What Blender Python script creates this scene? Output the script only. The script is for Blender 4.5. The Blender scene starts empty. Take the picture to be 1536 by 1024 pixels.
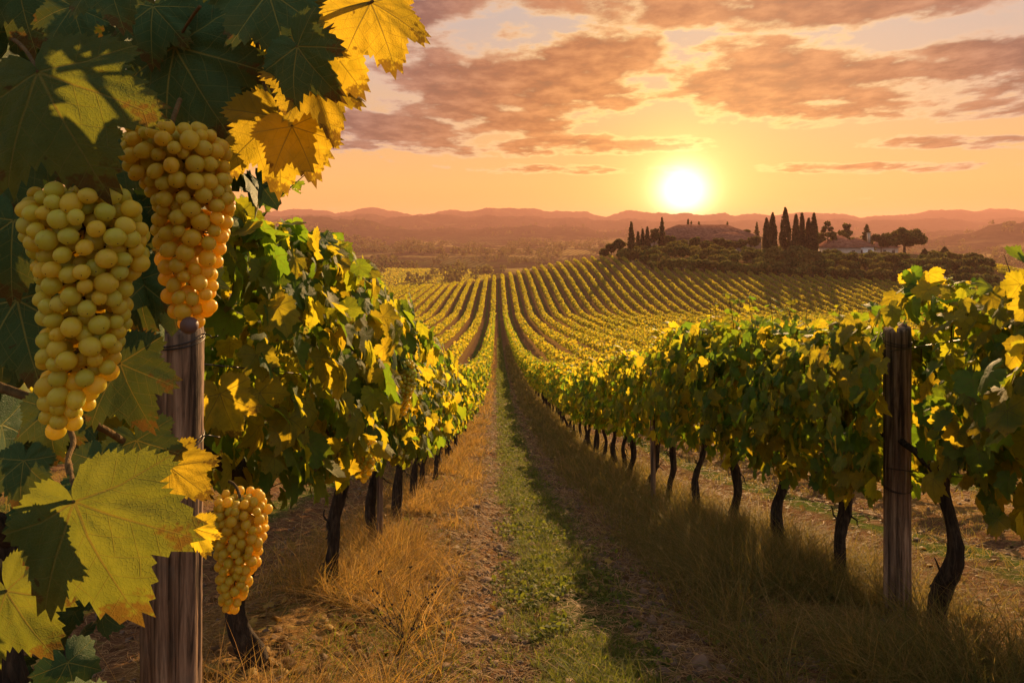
import bpy, math, random
import numpy as np
from mathutils import Vector, Matrix

rng = np.random.default_rng(11)
random.seed(5)
R = math.radians
SC = bpy.context.scene
COL = SC.collection

# ------------------------------------------------------------------ camera, sky, sun, exposure
CZ = 1.1                       # lens height above the path
F = 1024.0                     # focal length in photo pixels (24 mm on a 36 mm wide frame)
HY = 335.0                     # horizon row of the photo
cam = bpy.data.cameras.new('camera'); camo = bpy.data.objects.new('camera', cam); COL.objects.link(camo)
camo.location = (0, 0, CZ); camo.rotation_euler = (R(90), 0, 0)
cam.lens = 24; cam.sensor_width = 36; cam.shift_y = -(512 - HY) / 1536
cam.clip_start = 0.05; cam.clip_end = 40000
SC.camera = camo

EXPOSURE = 1.0
SC.view_settings.view_transform = 'Standard'; SC.view_settings.look = 'None'
SC.view_settings.exposure = EXPOSURE; SC.view_settings.gamma = 1
SC.view_settings.use_curve_mapping = False
SUN_AZ, SUN_EL = R(20), R(16)
sun = bpy.data.lights.new('sun', 'SUN'); suno = bpy.data.objects.new('sun', sun); COL.objects.link(suno)
sun.energy = 5.0; sun.angle = R(0.6); sun.color = (1.0, 0.62, 0.27)
sdir = Vector((math.sin(SUN_AZ) * math.cos(SUN_EL), math.cos(SUN_AZ) * math.cos(SUN_EL), math.sin(SUN_EL)))
suno.rotation_euler = sdir.to_track_quat('Z', 'Y').to_euler()

cy = SC.cycles
cy.use_denoising = True
try: cy.denoiser = 'OPENIMAGEDENOISE'
except Exception: pass
cy.use_adaptive_sampling = True; cy.adaptive_threshold = 0.015
cy.max_bounces = 6; cy.diffuse_bounces = 3; cy.glossy_bounces = 2; cy.transmission_bounces = 3
cy.volume_bounces = 0; cy.transparent_max_bounces = 4
cy.caustics_reflective = False; cy.caustics_refractive = False
cy.sample_clamp_indirect = 6


class NT:
    """small helper that writes shader node expressions"""
    def __init__(s, tree):
        s.t = tree; tree.nodes.clear()
    def n(s, typ, **kw):
        x = s.t.nodes.new(typ)
        for k, v in kw.items(): setattr(x, k, v)
        return x
    def put(s, sock, v):
        if v is None: return
        if isinstance(v, bpy.types.NodeSocket): s.t.links.new(v, sock)
        else:
            if isinstance(v, tuple) and sock.type == 'RGBA' and len(v) == 3: v = v + (1,)
            sock.default_value = v
    def m(s, op, a, b=None, c=None, clamp=False):
        x = s.n('ShaderNodeMath', operation=op, use_clamp=clamp)
        for i, v in enumerate((a, b, c)): s.put(x.inputs[i], v)
        return x.outputs[0]
    def vm(s, op, a, b=None, out=0):
        x = s.n('ShaderNodeVectorMath', operation=op)
        s.put(x.inputs[0], a); s.put(x.inputs[1], b)
        return x.outputs[out]
    def mix(s, f, a, b, blend='MIX'):
        x = s.n('ShaderNodeMix', data_type='RGBA', blend_type=blend)
        s.put(x.inputs[0], f); s.put(x.inputs[6], a); s.put(x.inputs[7], b)
        return x.outputs[2]
    def sm(s, v, a, b, lo=0.0, hi=1.0):
        x = s.n('ShaderNodeMapRange', interpolation_type='SMOOTHSTEP')
        s.put(x.inputs[0], v)
        for i, q in enumerate((a, b, lo, hi)): s.put(x.inputs[i + 1], q)
        return x.outputs[0]
    def noise(s, vec, scale, detail=4, rough=0.55, out=0, dist=0.0):
        x = s.n('ShaderNodeTexNoise')
        s.put(x.inputs['Vector'], vec); x.inputs['Scale'].default_value = scale
        x.inputs['Detail'].default_value = detail; x.inputs['Roughness'].default_value = rough
        x.inputs['Distortion'].default_value = dist
        return x.outputs[out]
    def ramp(s, f, stops, interp='LINEAR'):
        x = s.n('ShaderNodeValToRGB'); e = x.color_ramp; e.interpolation = interp
        while len(e.elements) < len(stops): e.elements.new(0.5)
        for q, (p, c) in zip(e.elements, stops):
            q.position = p; q.color = tuple(c) + (1,) if len(c) == 3 else c
        s.put(x.inputs[0], f); return x.outputs[0]
    def xyz(s, v):
        x = s.n('ShaderNodeSeparateXYZ'); s.put(x.inputs[0], v); return x.outputs
    def cxyz(s, a, b, c):
        x = s.n('ShaderNodeCombineXYZ')
        for i, v in enumerate((a, b, c)): s.put(x.inputs[i], v)
        return x.outputs[0]


def build_world():
    w = bpy.data.worlds.new('World'); SC.world = w; w.use_nodes = True
    k = NT(w.node_tree)
    out = k.n('ShaderNodeOutputWorld')
    d = k.n('ShaderNodeTexCoord').outputs['Generated']
    x, y, z = k.xyz(d)
    # air colours by height above the horizon and by angle from the sun
    sd = Vector(((1025 - 768) / F, 1.0, (HY - 288) / F)).normalized()
    ang = k.m('ARCCOSINE', k.vm('DOT_PRODUCT', d, tuple(sd), out=1))
    zc = k.m('MAXIMUM', z, 0.0)
    base = k.ramp(k.m('MULTIPLY', zc, 1.6), [
        (0.0, (0.88, 0.37, 0.08)), (0.09, (0.92, 0.47, 0.14)), (0.2, (0.80, 0.46, 0.20)),
        (0.34, (0.66, 0.47, 0.36)), (0.52, (0.48, 0.45, 0.46)), (1.0, (0.36, 0.43, 0.54))])
    near = k.m('EXPONENT', k.m('MULTIPLY', ang, -5.2))
    base = k.mix(k.m('MULTIPLY', near, 0.9), base, (0.98, 0.47, 0.05))
    # clouds
    ys = k.m('MAXIMUM', y, 0.08)
    u = k.m('DIVIDE', x, ys); v = k.m('DIVIDE', z, ys)
    q = k.m('DIVIDE', 1.0, k.m('MAXIMUM', k.m('ADD', v, 0.15), 0.06))
    cv = k.cxyz(k.m('MULTIPLY', u, q), q, 0.0)
    n1 = k.noise(cv, 2.3, 8, 0.58, dist=0.12)
    n2 = k.noise(k.vm('ADD', cv, (7.3, 2.2, 0)), 7.5, 6, 0.6)
    uv = k.cxyz(u, v, 0.0)
    acc = None
    for (px, py, a, b, s) in [(800, 112, 300, 85, 1.0), (620, 185, 260, 46, 1.0), (1170, 118, 290, 66, 1.1), (1470, 105, 170, 62, 1.0),
                              (1130, 8, 380, 42, 1.1), (600, 14, 190, 36, 0.9), (780, 217, 310, 17, 0.85), (850, 254, 170, 8, 0.62),
                              (1280, 252, 190, 9, 0.68), (1430, 213, 170, 12, 0.75), (1430, 160, 170, 22, 0.7), (420, 330, 260, 8, 0.0)]:
        if s == 0: continue
        e = k.vm('DIVIDE', k.vm('SUBTRACT', uv, ((px - 768) / F, (HY - py) / F, 0)), (a / F, b / F, 1))
        t = k.m('MULTIPLY', k.m('SUBTRACT', 1.0, k.vm('DOT_PRODUCT', e, e, out=1)), s)
        acc = t if acc is None else k.m('MAXIMUM', acc, t)
    acc = k.m('MAXIMUM', acc, -0.75)
    # open sky above the frame keeps a broken cover
    hi = k.sm(v, 0.34, 0.46, -0.75, 0.25)
    acc = k.m('MAXIMUM', acc, hi)
    den = k.m('ADD', k.m('MULTIPLY', acc, 0.56), k.m('ADD', k.m('MULTIPLY', k.m('SUBTRACT', n1, 0.5), 2.3), k.m('MULTIPLY', k.m('SUBTRACT', n2, 0.5), 1.0)))
    den = k.m('MULTIPLY', den, k.sm(y, 0.05, 0.25))
    alpha = k.sm(den, -0.03, 0.22)
    thick = k.sm(den, 0.06, 0.42)
    body = k.mix(k.sm(ang, 0.10, 0.70), (0.56, 0.165, 0.010), (0.095, 0.070, 0.105))
    body = k.mix(1.0, body, k.ramp(n2, [(0.32, (0.66, 0.68, 0.76)), (0.68, (1.35, 1.24, 1.12))]), 'MULTIPLY')
    hot = k.mix(k.sm(ang, 0.08, 0.50), (1.30, 0.78, 0.22), (0.70, 0.46, 0.34))
    cloud = k.mix(thick, hot, body)
    cloud = k.mix(k.m('MULTIPLY', k.m('SUBTRACT', n2, 0.46, clamp=True), 0.9), cloud, hot)
    col = k.mix(k.m('MULTIPLY', alpha, 0.93), base, cloud)
    # the sun and the bright air round it
    core = k.m('MULTIPLY', k.m('EXPONENT', k.m('MULTIPLY', k.m('POWER', k.m('DIVIDE', ang, 0.031), 2.0), -1.0)), 2.4)
    halo = k.m('ADD', k.m('MULTIPLY', k.m('EXPONENT', k.m('MULTIPLY', ang, -18.0)), 0.5), k.m('MULTIPLY', k.m('EXPONENT', k.m('MULTIPLY', ang, -22.0)), 1.5))
    col = k.mix(1.0, col, k.vm('SCALE', (1.0, 0.93, 0.72), None) if False else k.mix(1.0, (1.0, 0.92, 0.70), k.cxyz(core, core, core), 'MULTIPLY'), 'ADD')
    col = k.mix(1.0, col, k.mix(1.0, (1.0, 0.63, 0.22), k.cxyz(halo, halo, halo), 'MULTIPLY'), 'ADD')
    # the sky behind the camera is dim and blue-violet
    back = k.mix(k.sm(z, 0.0, 0.7), (0.66, 0.60, 0.55), (0.50, 0.54, 0.58))
    col = k.mix(k.sm(y, -0.15, 0.35), back, col)
    col = k.mix(k.sm(z, -0.08, -0.005), (0.10, 0.06, 0.03), col)
    bg = k.n('ShaderNodeBackground'); k.put(bg.inputs[0], col); bg.inputs[1].default_value = 2 ** -EXPOSURE
    sky = k.n('ShaderNodeTexSky', sky_type='NISHITA'); sky.sun_disc = False
    sky.sun_elevation = SUN_EL; sky.sun_rotation = SUN_AZ
    bg2 = k.n('ShaderNodeBackground'); k.put(bg2.inputs[0], sky.outputs[0]); bg2.inputs[1].default_value = 0.002
    ad = k.n('ShaderNodeAddShader'); k.put(ad.inputs[0], bg.outputs[0]); k.put(ad.inputs[1], bg2.outputs[0])
    k.put(out.inputs[0], ad.outputs[0])
build_world()


# ------------------------------------------------------------------ mesh helpers
def make_mesh(name, V, polys, mats=(), smooth=False, uv=None, mat_idx=None):
    """V (n,3); polys: list of (m,k) int arrays; uv (n,2) per vertex"""
    me = bpy.data.meshes.new(name)
    V = np.asarray(V, dtype=np.float32)
    polys = [np.asarray(p, dtype=np.int32) for p in polys if len(p)]
    loops = np.concatenate([p.ravel() for p in polys])
    tot = np.concatenate([np.full(len(p), p.shape[1], np.int32) for p in polys])
    start = np.concatenate([[0], np.cumsum(tot)[:-1]]).astype(np.int32)
    me.vertices.add(len(V)); me.vertices.foreach_set('co', V.ravel())
    me.loops.add(len(loops)); me.loops.foreach_set('vertex_index', loops)
    me.polygons.add(len(tot)); me.polygons.foreach_set('loop_start', start); me.polygons.foreach_set('loop_total', tot)
    if smooth: me.polygons.foreach_set('use_smooth', np.ones(len(tot), bool))
    if uv is not None:
        l = me.uv_layers.new(name='leaf'); l.data.foreach_set('uv', np.asarray(uv, np.float32)[loops].ravel())
    for mm in mats: me.materials.append(mm)
    if mat_idx is not None: me.polygons.foreach_set('material_index', np.asarray(mat_idx, np.int32))
    me.update(calc_edges=True)
    return me

def obj(name, me, parent=None, loc=(0, 0, 0)):
    o = bpy.data.objects.new(name, me); COL.objects.link(o)
    o.location = loc
    if parent is not None: o.parent = parent
    return o

def tag(o, label=None, cat=None, group=None, kind=None):
    for k_, v_ in (('label', label), ('category', cat), ('group', group), ('kind', kind)):
        if v_: o[k_] = v_
    return o

class Soup:
    """collects vertices and faces of several shapes into one mesh"""
    def __init__(s): s.V = []; s.P = {}; s.U = []; s.M = {}; s.n = 0
    def add(s, V, polys, uv=None, mi=0):
        V = np.asarray(V, float).reshape(-1, 3)
        s.V.append(V); s.U.append(np.zeros((len(V), 2)) if uv is None else np.asarray(uv).reshape(-1, 2))
        for p in polys:
            p = np.asarray(p)
            if len(p): s.P.setdefault((p.shape[1], mi), []).append(p + s.n)
        s.n += len(V)
    def mesh(s, name, mats, smooth=False):
        keys = sorted(s.P); polys = [np.concatenate(s.P[k_]) for k_ in keys]
        mi = np.concatenate([np.full(len(p), k_[1]) for k_, p in zip(keys, polys)])
        return make_mesh(name, np.concatenate(s.V), polys, mats, smooth, np.concatenate(s.U), mi)

def Soup_of(tp):
    s = Soup(); s.add(*tp); return s
def norm(a): return a / np.maximum(np.linalg.norm(a, axis=-1, keepdims=True), 1e-9)

def tube(path, radii, ns=12, rough=0.0, seed=0, cap=True, ridges=0):
    """swept tube; rough = relative noise of the radius, ridges = lengthwise ribs"""
    path = np.asarray(path, float); n = len(path); radii = np.broadcast_to(radii, n)
    r = np.random.default_rng(seed)
    T = norm(np.gradient(path, axis=0))
    ref = np.array([1.0, 0.13, 0.07]) if abs(T[0][0]) < 0.8 else np.array([0.1, 1.0, 0.05])
    A = norm(np.cross(T, ref)); B = np.cross(T, A)
    th = np.linspace(0, 2 * np.pi, ns, endpoint=False)
    rad = np.repeat(radii[:, None], ns, 1)
    if rough:
        ph = r.uniform(0, 6.28, 4); rib = r.normal(0, 1, ns)
        z = np.linspace(0, 1, n)[:, None]
        rad = rad * (1 + rough * (0.5 * np.sin(th * 2 + 5 * z + ph[0]) + 0.5 * np.sin(th * 3 - 9 * z + ph[1]) + 0.45 * np.sin(21 * z + ph[2] + th) ) + rough * ridges * rib[None, :] + rough * 0.45 * r.normal(0, 1, (n, ns)))
    V = path[:, None, :] + rad[..., None] * (np.cos(th)[None, :, None] * A[:, None, :] + np.sin(th)[None, :, None] * B[:, None, :])
    V = V.reshape(-1, 3)
    i, j = np.meshgrid(np.arange(n - 1), np.arange(ns), indexing='ij')
    a = i * ns + j; b = i * ns + (j + 1) % ns
    Q = np.stack([a, b, b + ns, a + ns], -1).reshape(-1, 4)
    polys = [Q]
    if cap:
        V = np.concatenate([V, path[:1], path[-1:]])
        c0, c1 = n * ns, n * ns + 1; jj = np.arange(ns); k1 = (jj + 1) % ns
        polys.append(np.concatenate([np.stack([k1, jj, np.full(ns, c0)], -1), np.stack([(n - 1) * ns + jj, (n - 1) * ns + k1, np.full(ns, c1)], -1)]))
    return V, polys

def wig(n, amp, seed, dim=3, k=3):
    r = np.random.default_rng(seed); t = np.linspace(0, 1, n)
    return np.stack([sum(r.normal(0, 1) * np.sin((q + 1) * np.pi * t * 1.3 + r.uniform(0, 6)) / (q + 1) for q in range(k)) for _ in range(dim)], -1) * amp

def boxv(x0, x1, y0, y1, z0, z1):
    V = np.array([[x, y, z] for z in (z0, z1) for y in (y0, y1) for x in (x0, x1)], float)
    return V, [np.array([[0, 2, 3, 1], [4, 5, 7, 6], [0, 1, 5, 4], [2, 6, 7, 3], [0, 4, 6, 2], [1, 3, 7, 5]])]

def hashn(x, y, s=0):
    return np.modf(np.abs(np.sin(x * 127.1 + y * 311.7 + s * 74.7) * 43758.5453))[0]

def vnoise(x, y, s=0):
    x = np.asarray(x, float); y = np.asarray(y, float)
    xi = np.floor(x); yi = np.floor(y); fx = x - xi; fy = y - yi
    fx = fx * fx * (3 - 2 * fx); fy = fy * fy * (3 - 2 * fy)
    a = hashn(xi, yi, s); b = hashn(xi + 1, yi, s); c = hashn(xi, yi + 1, s); d = hashn(xi + 1, yi + 1, s)
    return (a * (1 - fx) + b * fx) * (1 - fy) + (c * (1 - fx) + d * fx) * fy

def fbm(x, y, s=0, o=4):
    return sum(vnoise(x * 2 ** i, y * 2 ** i, s + i) * 0.5 ** i for i in range(o)) / (2 - 0.5 ** (o - 1))

# ------------------------------------------------------------------ terrain
ROW0, ROWW, TILT = -0.93, 3.0, 0.0225       # first row left of the path, row spacing, row direction
_ty = np.array([-400, -60, -20, 0, 5, 10, 14, 33, 60, 115, 160, 220, 260, 300, 400, 520, 800, 1500, 3000, 20000], float)
_tz = np.array([9, 7, 3.9, 0, -1.35, -2.7, -3.78, -7.5, -11.7, -17.9, -21.5, -22.6, -23.5, -26, -39, -49, -51, -47, -44, -44], float)
_fy = np.concatenate([np.arange(-400, 400, 1.0), np.arange(400, 20000, 20.0)])
_fz = np.interp(_fy, _ty, _tz)
_ker = np.hanning(15); _ker /= _ker.sum()
_fz[:800] = np.convolve(np.pad(_fz[:800], 7, 'edge'), _ker, 'valid')
_fz[395:406] = np.interp(_fy[395:406], _ty, _tz)

def sstep(a, b, x):
    t = np.clip((x - a) / (b - a), 0, 1); return t * t * (3 - 2 * t)

RIDGES = [
    (3900, 620, [(-600, 322), (360, 318), (440, 316), (500, 320), (570, 314), (646, 322), (690, 318), (760, 315), (800, 317), (900, 323), (940, 320), (1000, 322), (1100, 323), (1200, 320), (1290, 325), (1340, 323), (1400, 318), (1480, 315), (1536, 316), (2300, 322)]),
    (2950, 400, [(-600, 326), (440, 325), (600, 324), (700, 326), (800, 328), (900, 330), (1000, 334), (1200, 331), (1300, 330), (1400, 328), (1480, 332), (1536, 326), (2300, 322)]),
    (2100, 280, [(-600, 332), (400, 332), (480, 327), (540, 333), (600, 341), (660, 347), (720, 345), (760, 343), (800, 342), (860, 343), (900, 347), (1000, 351), (1300, 352), (1400, 348), (1536, 341), (2300, 335)]),
    (1500, 190, [(-600, 345), (440, 347), (480, 347), (510, 358), (560, 366), (640, 370), (1350, 372), (1390, 362), (1440, 352), (1500, 338), (1536, 333), (1700, 326), (2300, 322)]),
]
def H(x, y):
    x = np.asarray(x, float); y = np.asarray(y, float)
    z = np.interp(y, _fy, _fz)
    u = x + TILT * y
    s = sstep(-30, 60, u) * (1 - sstep(150, 215, u))
    foot = 150 - 6 * sstep(40, 135, u)
    q = sstep(foot, foot + 112 + 8 * sstep(40, 135, u), y) * (1 - sstep(330, 470, y))
    z = z + 13.5 * s * q
    z = z - 0.03 * np.clip(-u - 25, 0, 400) * sstep(80, 200, y) * (1 - sstep(300, 500, y))
    far = sstep(420, 700, y)
    z = z + far * (fbm(x / 300, y / 300, 3) - 0.5) * 10
    px = 768 + F * x / np.maximum(y, 50)
    for (yr, wr, pts) in RIDGES:
        p = np.interp(px, [a for a, b in pts], [b for a, b in pts])
        top = CZ + (HY - p) / F * yr
        yy = y + (fbm(x / 500, np.full_like(x, yr * 0.01), 9) - 0.5) * wr * 0.8
        g = np.exp(-((yy - yr) / wr) ** 2)
        rough = (fbm(x / (yr * 0.035), y / (yr * 0.06), 5, 5) - 0.5) * yr * 0.016 + (vnoise(x / (yr * 0.0022), y / (yr * 0.01), 8) - 0.5) * yr * 0.0016
        z = np.where(y > 500, np.maximum(z, z + (top - z) * g + rough * g * sstep(0.15, 0.8, g)), z)
    near = np.clip(1 - y / 120, 0, 1) * np.clip((y + 20) / 20, 0, 1)
    d = np.abs((u - ROW0) / ROWW - np.round((u - ROW0) / ROWW)) * ROWW
    z = z + near * (0.05 * np.exp(-(d / 0.45) ** 2) - 0.055 * np.exp(-((d - 0.95) / 0.20) ** 2) + 0.03 * (fbm(x * 1.3, y * 1.3, 1) - 0.5) + 0.016 * (fbm(x * 9, y * 9, 2, 3) - 0.5))
    return z

def P(px, py, d):
    """point of the place seen at photo pixel (px, py) and distance d"""
    return np.array([(px - 768) / F * d, d, CZ + (HY - py) / F * d])
def xrow(u, y): return u - TILT * y


def principled(k, **kw):
    b = k.n('ShaderNodeBsdfPrincipled')
    names = {'base': 'Base Color', 'rough': 'Roughness', 'spec': 'Specular IOR Level', 'normal': 'Normal', 'metal': 'Metallic'}
    for a, v in kw.items(): k.put(b.inputs[names.get(a, a)], v)
    return b
def new_mat(name):
    m = bpy.data.materials.new(name); m.use_nodes = True
    k = NT(m.node_tree); o = k.n('ShaderNodeOutputMaterial')
    return m, k, o
def bump(k, h, strength=0.5, dist=0.01):
    b = k.n('ShaderNodeBump'); b.inputs['Strength'].default_value = strength; b.inputs['Distance'].default_value = dist
    k.put(b.inputs['Height'], h); return b.outputs[0]

def ground_material():
    m, k, o = new_mat('soil_and_fields')
    pos = k.n('ShaderNodeNewGeometry').outputs['Position']
    x, y, z = k.xyz(pos)
    u = k.m('ADD', x, k.m('MULTIPLY', y, TILT))
    nz = k.noise(pos, 2.2, 5, 0.6); nf = k.noise(pos, 38, 5, 0.65); nm = k.noise(pos, 0.35, 3, 0.5); n9 = k.noise(pos, 9, 4, 0.6)
    f = k.m('DIVIDE', k.m('ADD', u, -ROW0), ROWW)
    dr = k.m('MULTIPLY', k.m('ABSOLUTE', k.m('SUBTRACT', f, k.m('ROUND', f))), ROWW)
    dr = k.m('ADD', dr, k.m('MULTIPLY', k.m('SUBTRACT', nz, 0.5), 0.45))
    dirt = k.ramp(k.m('ADD', k.m('MULTIPLY', nf, 0.6), k.m('MULTIPLY', n9, 0.4)), [(0.3, (0.028, 0.015, 0.008)), (0.5, (0.125, 0.066, 0.034)), (0.68, (0.26, 0.145, 0.075))])
    straw = k.ramp(nf, [(0.3, (0.075, 0.042, 0.016)), (0.55, (0.21, 0.12, 0.042)), (0.7, (0.34, 0.21, 0.08))])
    green = k.ramp(k.m('ADD', k.m('MULTIPLY', nf, 0.6), k.m('MULTIPLY', n9, 0.4)), [(0.33, (0.022, 0.034, 0.008)), (0.52, (0.065, 0.085, 0.018)), (0.68, (0.16, 0.14, 0.04))])
    c = k.mix(k.sm(dr, 0.45, 0.75), straw, dirt)
    c = k.mix(k.m('MULTIPLY', k.sm(dr, 1.18, 1.36), k.sm(nz, 0.30, 0.5)), c, green)
    c = k.mix(k.m('MULTIPLY', k.sm(n9, 0.55, 0.66), 0.6), c, green)
    # fields and woods of the valley
    vor = k.n('ShaderNodeTexVoronoi', feature='F1'); vor.inputs['Scale'].default_value = 1.0
    k.put(vor.inputs['Vector'], k.cxyz(k.m('MULTIPLY', x, 0.0062), k.m('MULTIPLY', y, 0.0038), 0.0))
    vc = k.xyz(vor.outputs['Color'])[0]
    fld = k.ramp(vc, [(0.0, (0.07, 0.065, 0.02)), (0.22, (0.26, 0.18, 0.055)), (0.42, (0.10, 0.09, 0.028)), (0.6, (0.34, 0.24, 0.075)), (0.8, (0.045, 0.045, 0.018))], 'CONSTANT')
    stripe = k.m('SINE', k.m('ADD', k.m('MULTIPLY', x, 0.7), k.m('MULTIPLY', y, k.m('MULTIPLY', k.m('SUBTRACT', vc, 0.5), 1.6))))
    fld = k.mix(k.sm(stripe, -0.1, 0.6), fld, k.mix(1.0, fld, (0.42, 0.45, 0.35), 'MULTIPLY'))
    nb = k.noise(pos, 0.011, 6, 0.6); nb2 = k.noise(pos, 0.05, 4, 0.65)
    wood = k.ramp(nb2, [(0.35, (0.014, 0.013, 0.007)), (0.62, (0.05, 0.037, 0.018))])
    fld = k.mix(k.sm(k.m('ADD', nb, k.m('MULTIPLY', nb2, 0.25)), 0.60, 0.68), fld, wood)
    hil = k.sm(z, -46, -30)
    fld = k.mix(k.m('MULTIPLY', hil, k.sm(nb, 0.25, 0.5, 0.70, 1.0)), fld, wood)
    c = k.mix(k.sm(y, 268, 330), c, fld)
    h = k.m('ADD', k.m('MULTIPLY', nf, 0.6), k.m('MULTIPLY', n9, 1.0))
    b = principled(k, base=c, rough=1.0, spec=0.0, normal=bump(k, h, 0.9, 0.03))
    k.put(o.inputs[0], b.outputs[0]); return m

def build_ground():
    rr = np.concatenate([[0.0], np.geomspace(0.4, 14000, 560)])
    front = np.linspace(-52, 52, 760)
    side = np.concatenate([np.linspace(53, 180, 60), np.linspace(-180, -53, 60)[1:]])
    an = np.radians(np.sort(np.concatenate([front, side[side < 180]])))
    na = len(an)
    X = rr[1:, None] * np.sin(an)[None]; Y = rr[1:, None] * np.cos(an)[None]
    V = np.stack([X, Y, H(X, Y)], -1).reshape(-1, 3)
    nr = len(rr) - 1
    i, j = np.meshgrid(np.arange(nr - 1), np.arange(na), indexing='ij')
    a = i * na + j; b = i * na + (j + 1) % na
    Q = np.stack([a, a + na, b + na, b], -1).reshape(-1, 4)
    V = np.concatenate([V, [[0, 0, float(H(0, 0))]]]); c = len(V) - 1; jj = np.arange(na)
    T = np.stack([np.full(na, c), jj, (jj + 1) % na], -1)
    g = obj('ground', make_mesh('ground', V, [Q, T], [ground_material()], True)); tag(g, kind='structure')
build_ground()


# ------------------------------------------------------------------ leaves
def leaf_template(nb, rings, teeth=0.07):
    """grape leaf: petiole joint at the origin, tip at +y, unit length; returns V(x,y), tris"""
    th_c = np.radians([0, 7, 18, 26, 33, 42, 49, 60, 72, 82, 92, 101, 112, 130, 150, 164, 174, 180])
    r_c = np.array([1.0, 0.92, 0.76, 0.67, 0.74, 0.88, 0.87, 0.73, 0.60, 0.58, 0.66, 0.68, 0.62, 0.54, 0.50, 0.42, 0.22, 0.05])
    th = np.linspace(-np.pi, np.pi, nb, endpoint=False) + np.pi / nb
    r = np.interp(np.abs(th), th_c, r_c)
    saw = np.where(np.arange(nb) % 2 == 0, 1.0, -1.0) * teeth
    saw = saw * (0.35 + 1.3 * hashn(np.arange(nb), np.arange(nb) * 0.3, 4)) * np.clip(r / 0.5, 0, 1)
    Vs = [np.zeros((1, 2))]
    for s in rings:
        rs = r * s * (1 + saw * np.clip((s - 0.8) / 0.2, 0, 1))
        rs = (0.55 * s * 0.8) * (1 - s) ** 1.2 * 0.6 + rs * (1 - (1 - s) ** 1.2 * 0.6) if len(rings) > 1 else rs
        rs = np.minimum(rs, r * (1 + saw)) if s < 1 else r * (1 + saw)
        Vs.append(np.stack([np.sin(th) * rs, np.cos(th) * rs], -1))
    V = np.concatenate(Vs); j = np.arange(nb); k1 = (j + 1) % nb
    keep = j != nb - 1                                       # the petiole notch stays open
    T = [np.stack([np.zeros(nb, int), 1 + k1, 1 + j], -1)[keep]]
    for q in range(len(rings) - 1):
        a = 1 + q * nb + j; b = 1 + q * nb + k1
        T.append(np.stack([a, b, b + nb], -1)[keep]); T.append(np.stack([a, b + nb, a + nb], -1)[keep])
    return V, np.concatenate(T)

LEAF_HERO = leaf_template(108, (0.16, 0.34, 0.52, 0.70, 0.85, 0.94, 1.0), 0.05)
LEAF_NEAR = leaf_template(44, (0.4, 0.75, 1.0), 0.06)
LEAF_MID = leaf_template(22, (0.55, 1.0), 0.07)
LEAF_LOW = leaf_template(10, (1.0,), 0.0)
LEAF_FAR = (np.array([[0, -0.35], [0.75, -0.1], [0.45, 0.7], [-0.1, 0.95], [-0.7, 0.35], [-0.65, -0.3]]), np.array([[0, 1, 2], [0, 2, 3], [0, 3, 4], [0, 4, 5]]))

def leaves(tmpl, pos, tip, nrm, size, seed=0, curl=0.25, hero=False, rear=1.0):
    """pos,tip,nrm (N,3), size (N) -> V, tris, uv"""
    r = np.random.default_rng(seed); N = len(pos)
    t2, T = tmpl; nv = len(t2)
    by = norm(tip); bz = norm(nrm - (nrm * by).sum(-1, keepdims=True) * by); bx = np.cross(by, bz)
    x = t2[None, :, 0]; y = t2[None, :, 1]
    if rear != 1.0: y = np.where(y < 0.25, 0.25 + (y - 0.25) * rear, y) - 0.25 * (1 - rear) * 0; y = y - y[:, :1] * np.clip(1 - np.hypot(x, t2[None, :, 1]) / 0.3, 0, 1)
    rad2 = x * x + y * y; th = np.arctan2(x, y)
    cu = r.normal(curl, 0.20, (N, 1)); fo = r.normal(0.16, 0.22, (N, 1)); ph = r.uniform(0, 6.28, (N, 1)); sx = size * r.uniform(0.85, 1.15, N); wv = r.uniform(0.03, 0.12, (N, 1)); tw = r.normal(0, 0.25, (N, 1))
    if hero: cu = np.full((N, 1), curl) + 0.2 * (cu - curl); fo = (0.06 if rear < 0.8 else 0.16) + (0.25 if rear < 0.8 else 0.6) * (fo - 0.16); tw = tw * (0.35 if rear < 0.8 else 0.8); cu = cu + (0.0 if rear < 0.8 else 0.12); sx = size * 0.97
    z = -cu * rad2 + fo * np.abs(x) + wv * rad2 * np.sin(5 * th + ph) + 0.5 * wv * rad2 * np.sin(11 * th + 2 * ph) + tw * x * y
    if hero: z = z + 0.012 * np.sin(17 * th + ph) * np.sqrt(rad2) + 0.010 * np.sin(23 * x + ph) * np.sin(21 * y)
    V = pos[:, None] + (x * sx[:, None])[..., None] * bx[:, None] + (y * size[:, None])[..., None] * by[:, None] + (z * size[:, None])[..., None] * bz[:, None]
    tr = (T[None] + (np.arange(N) * nv)[:, None, None]).reshape(-1, 3)
    uv = np.broadcast_to(t2[None], (N, nv, 2)).reshape(-1, 2)
    return V.reshape(-1, 3), tr, uv

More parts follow.
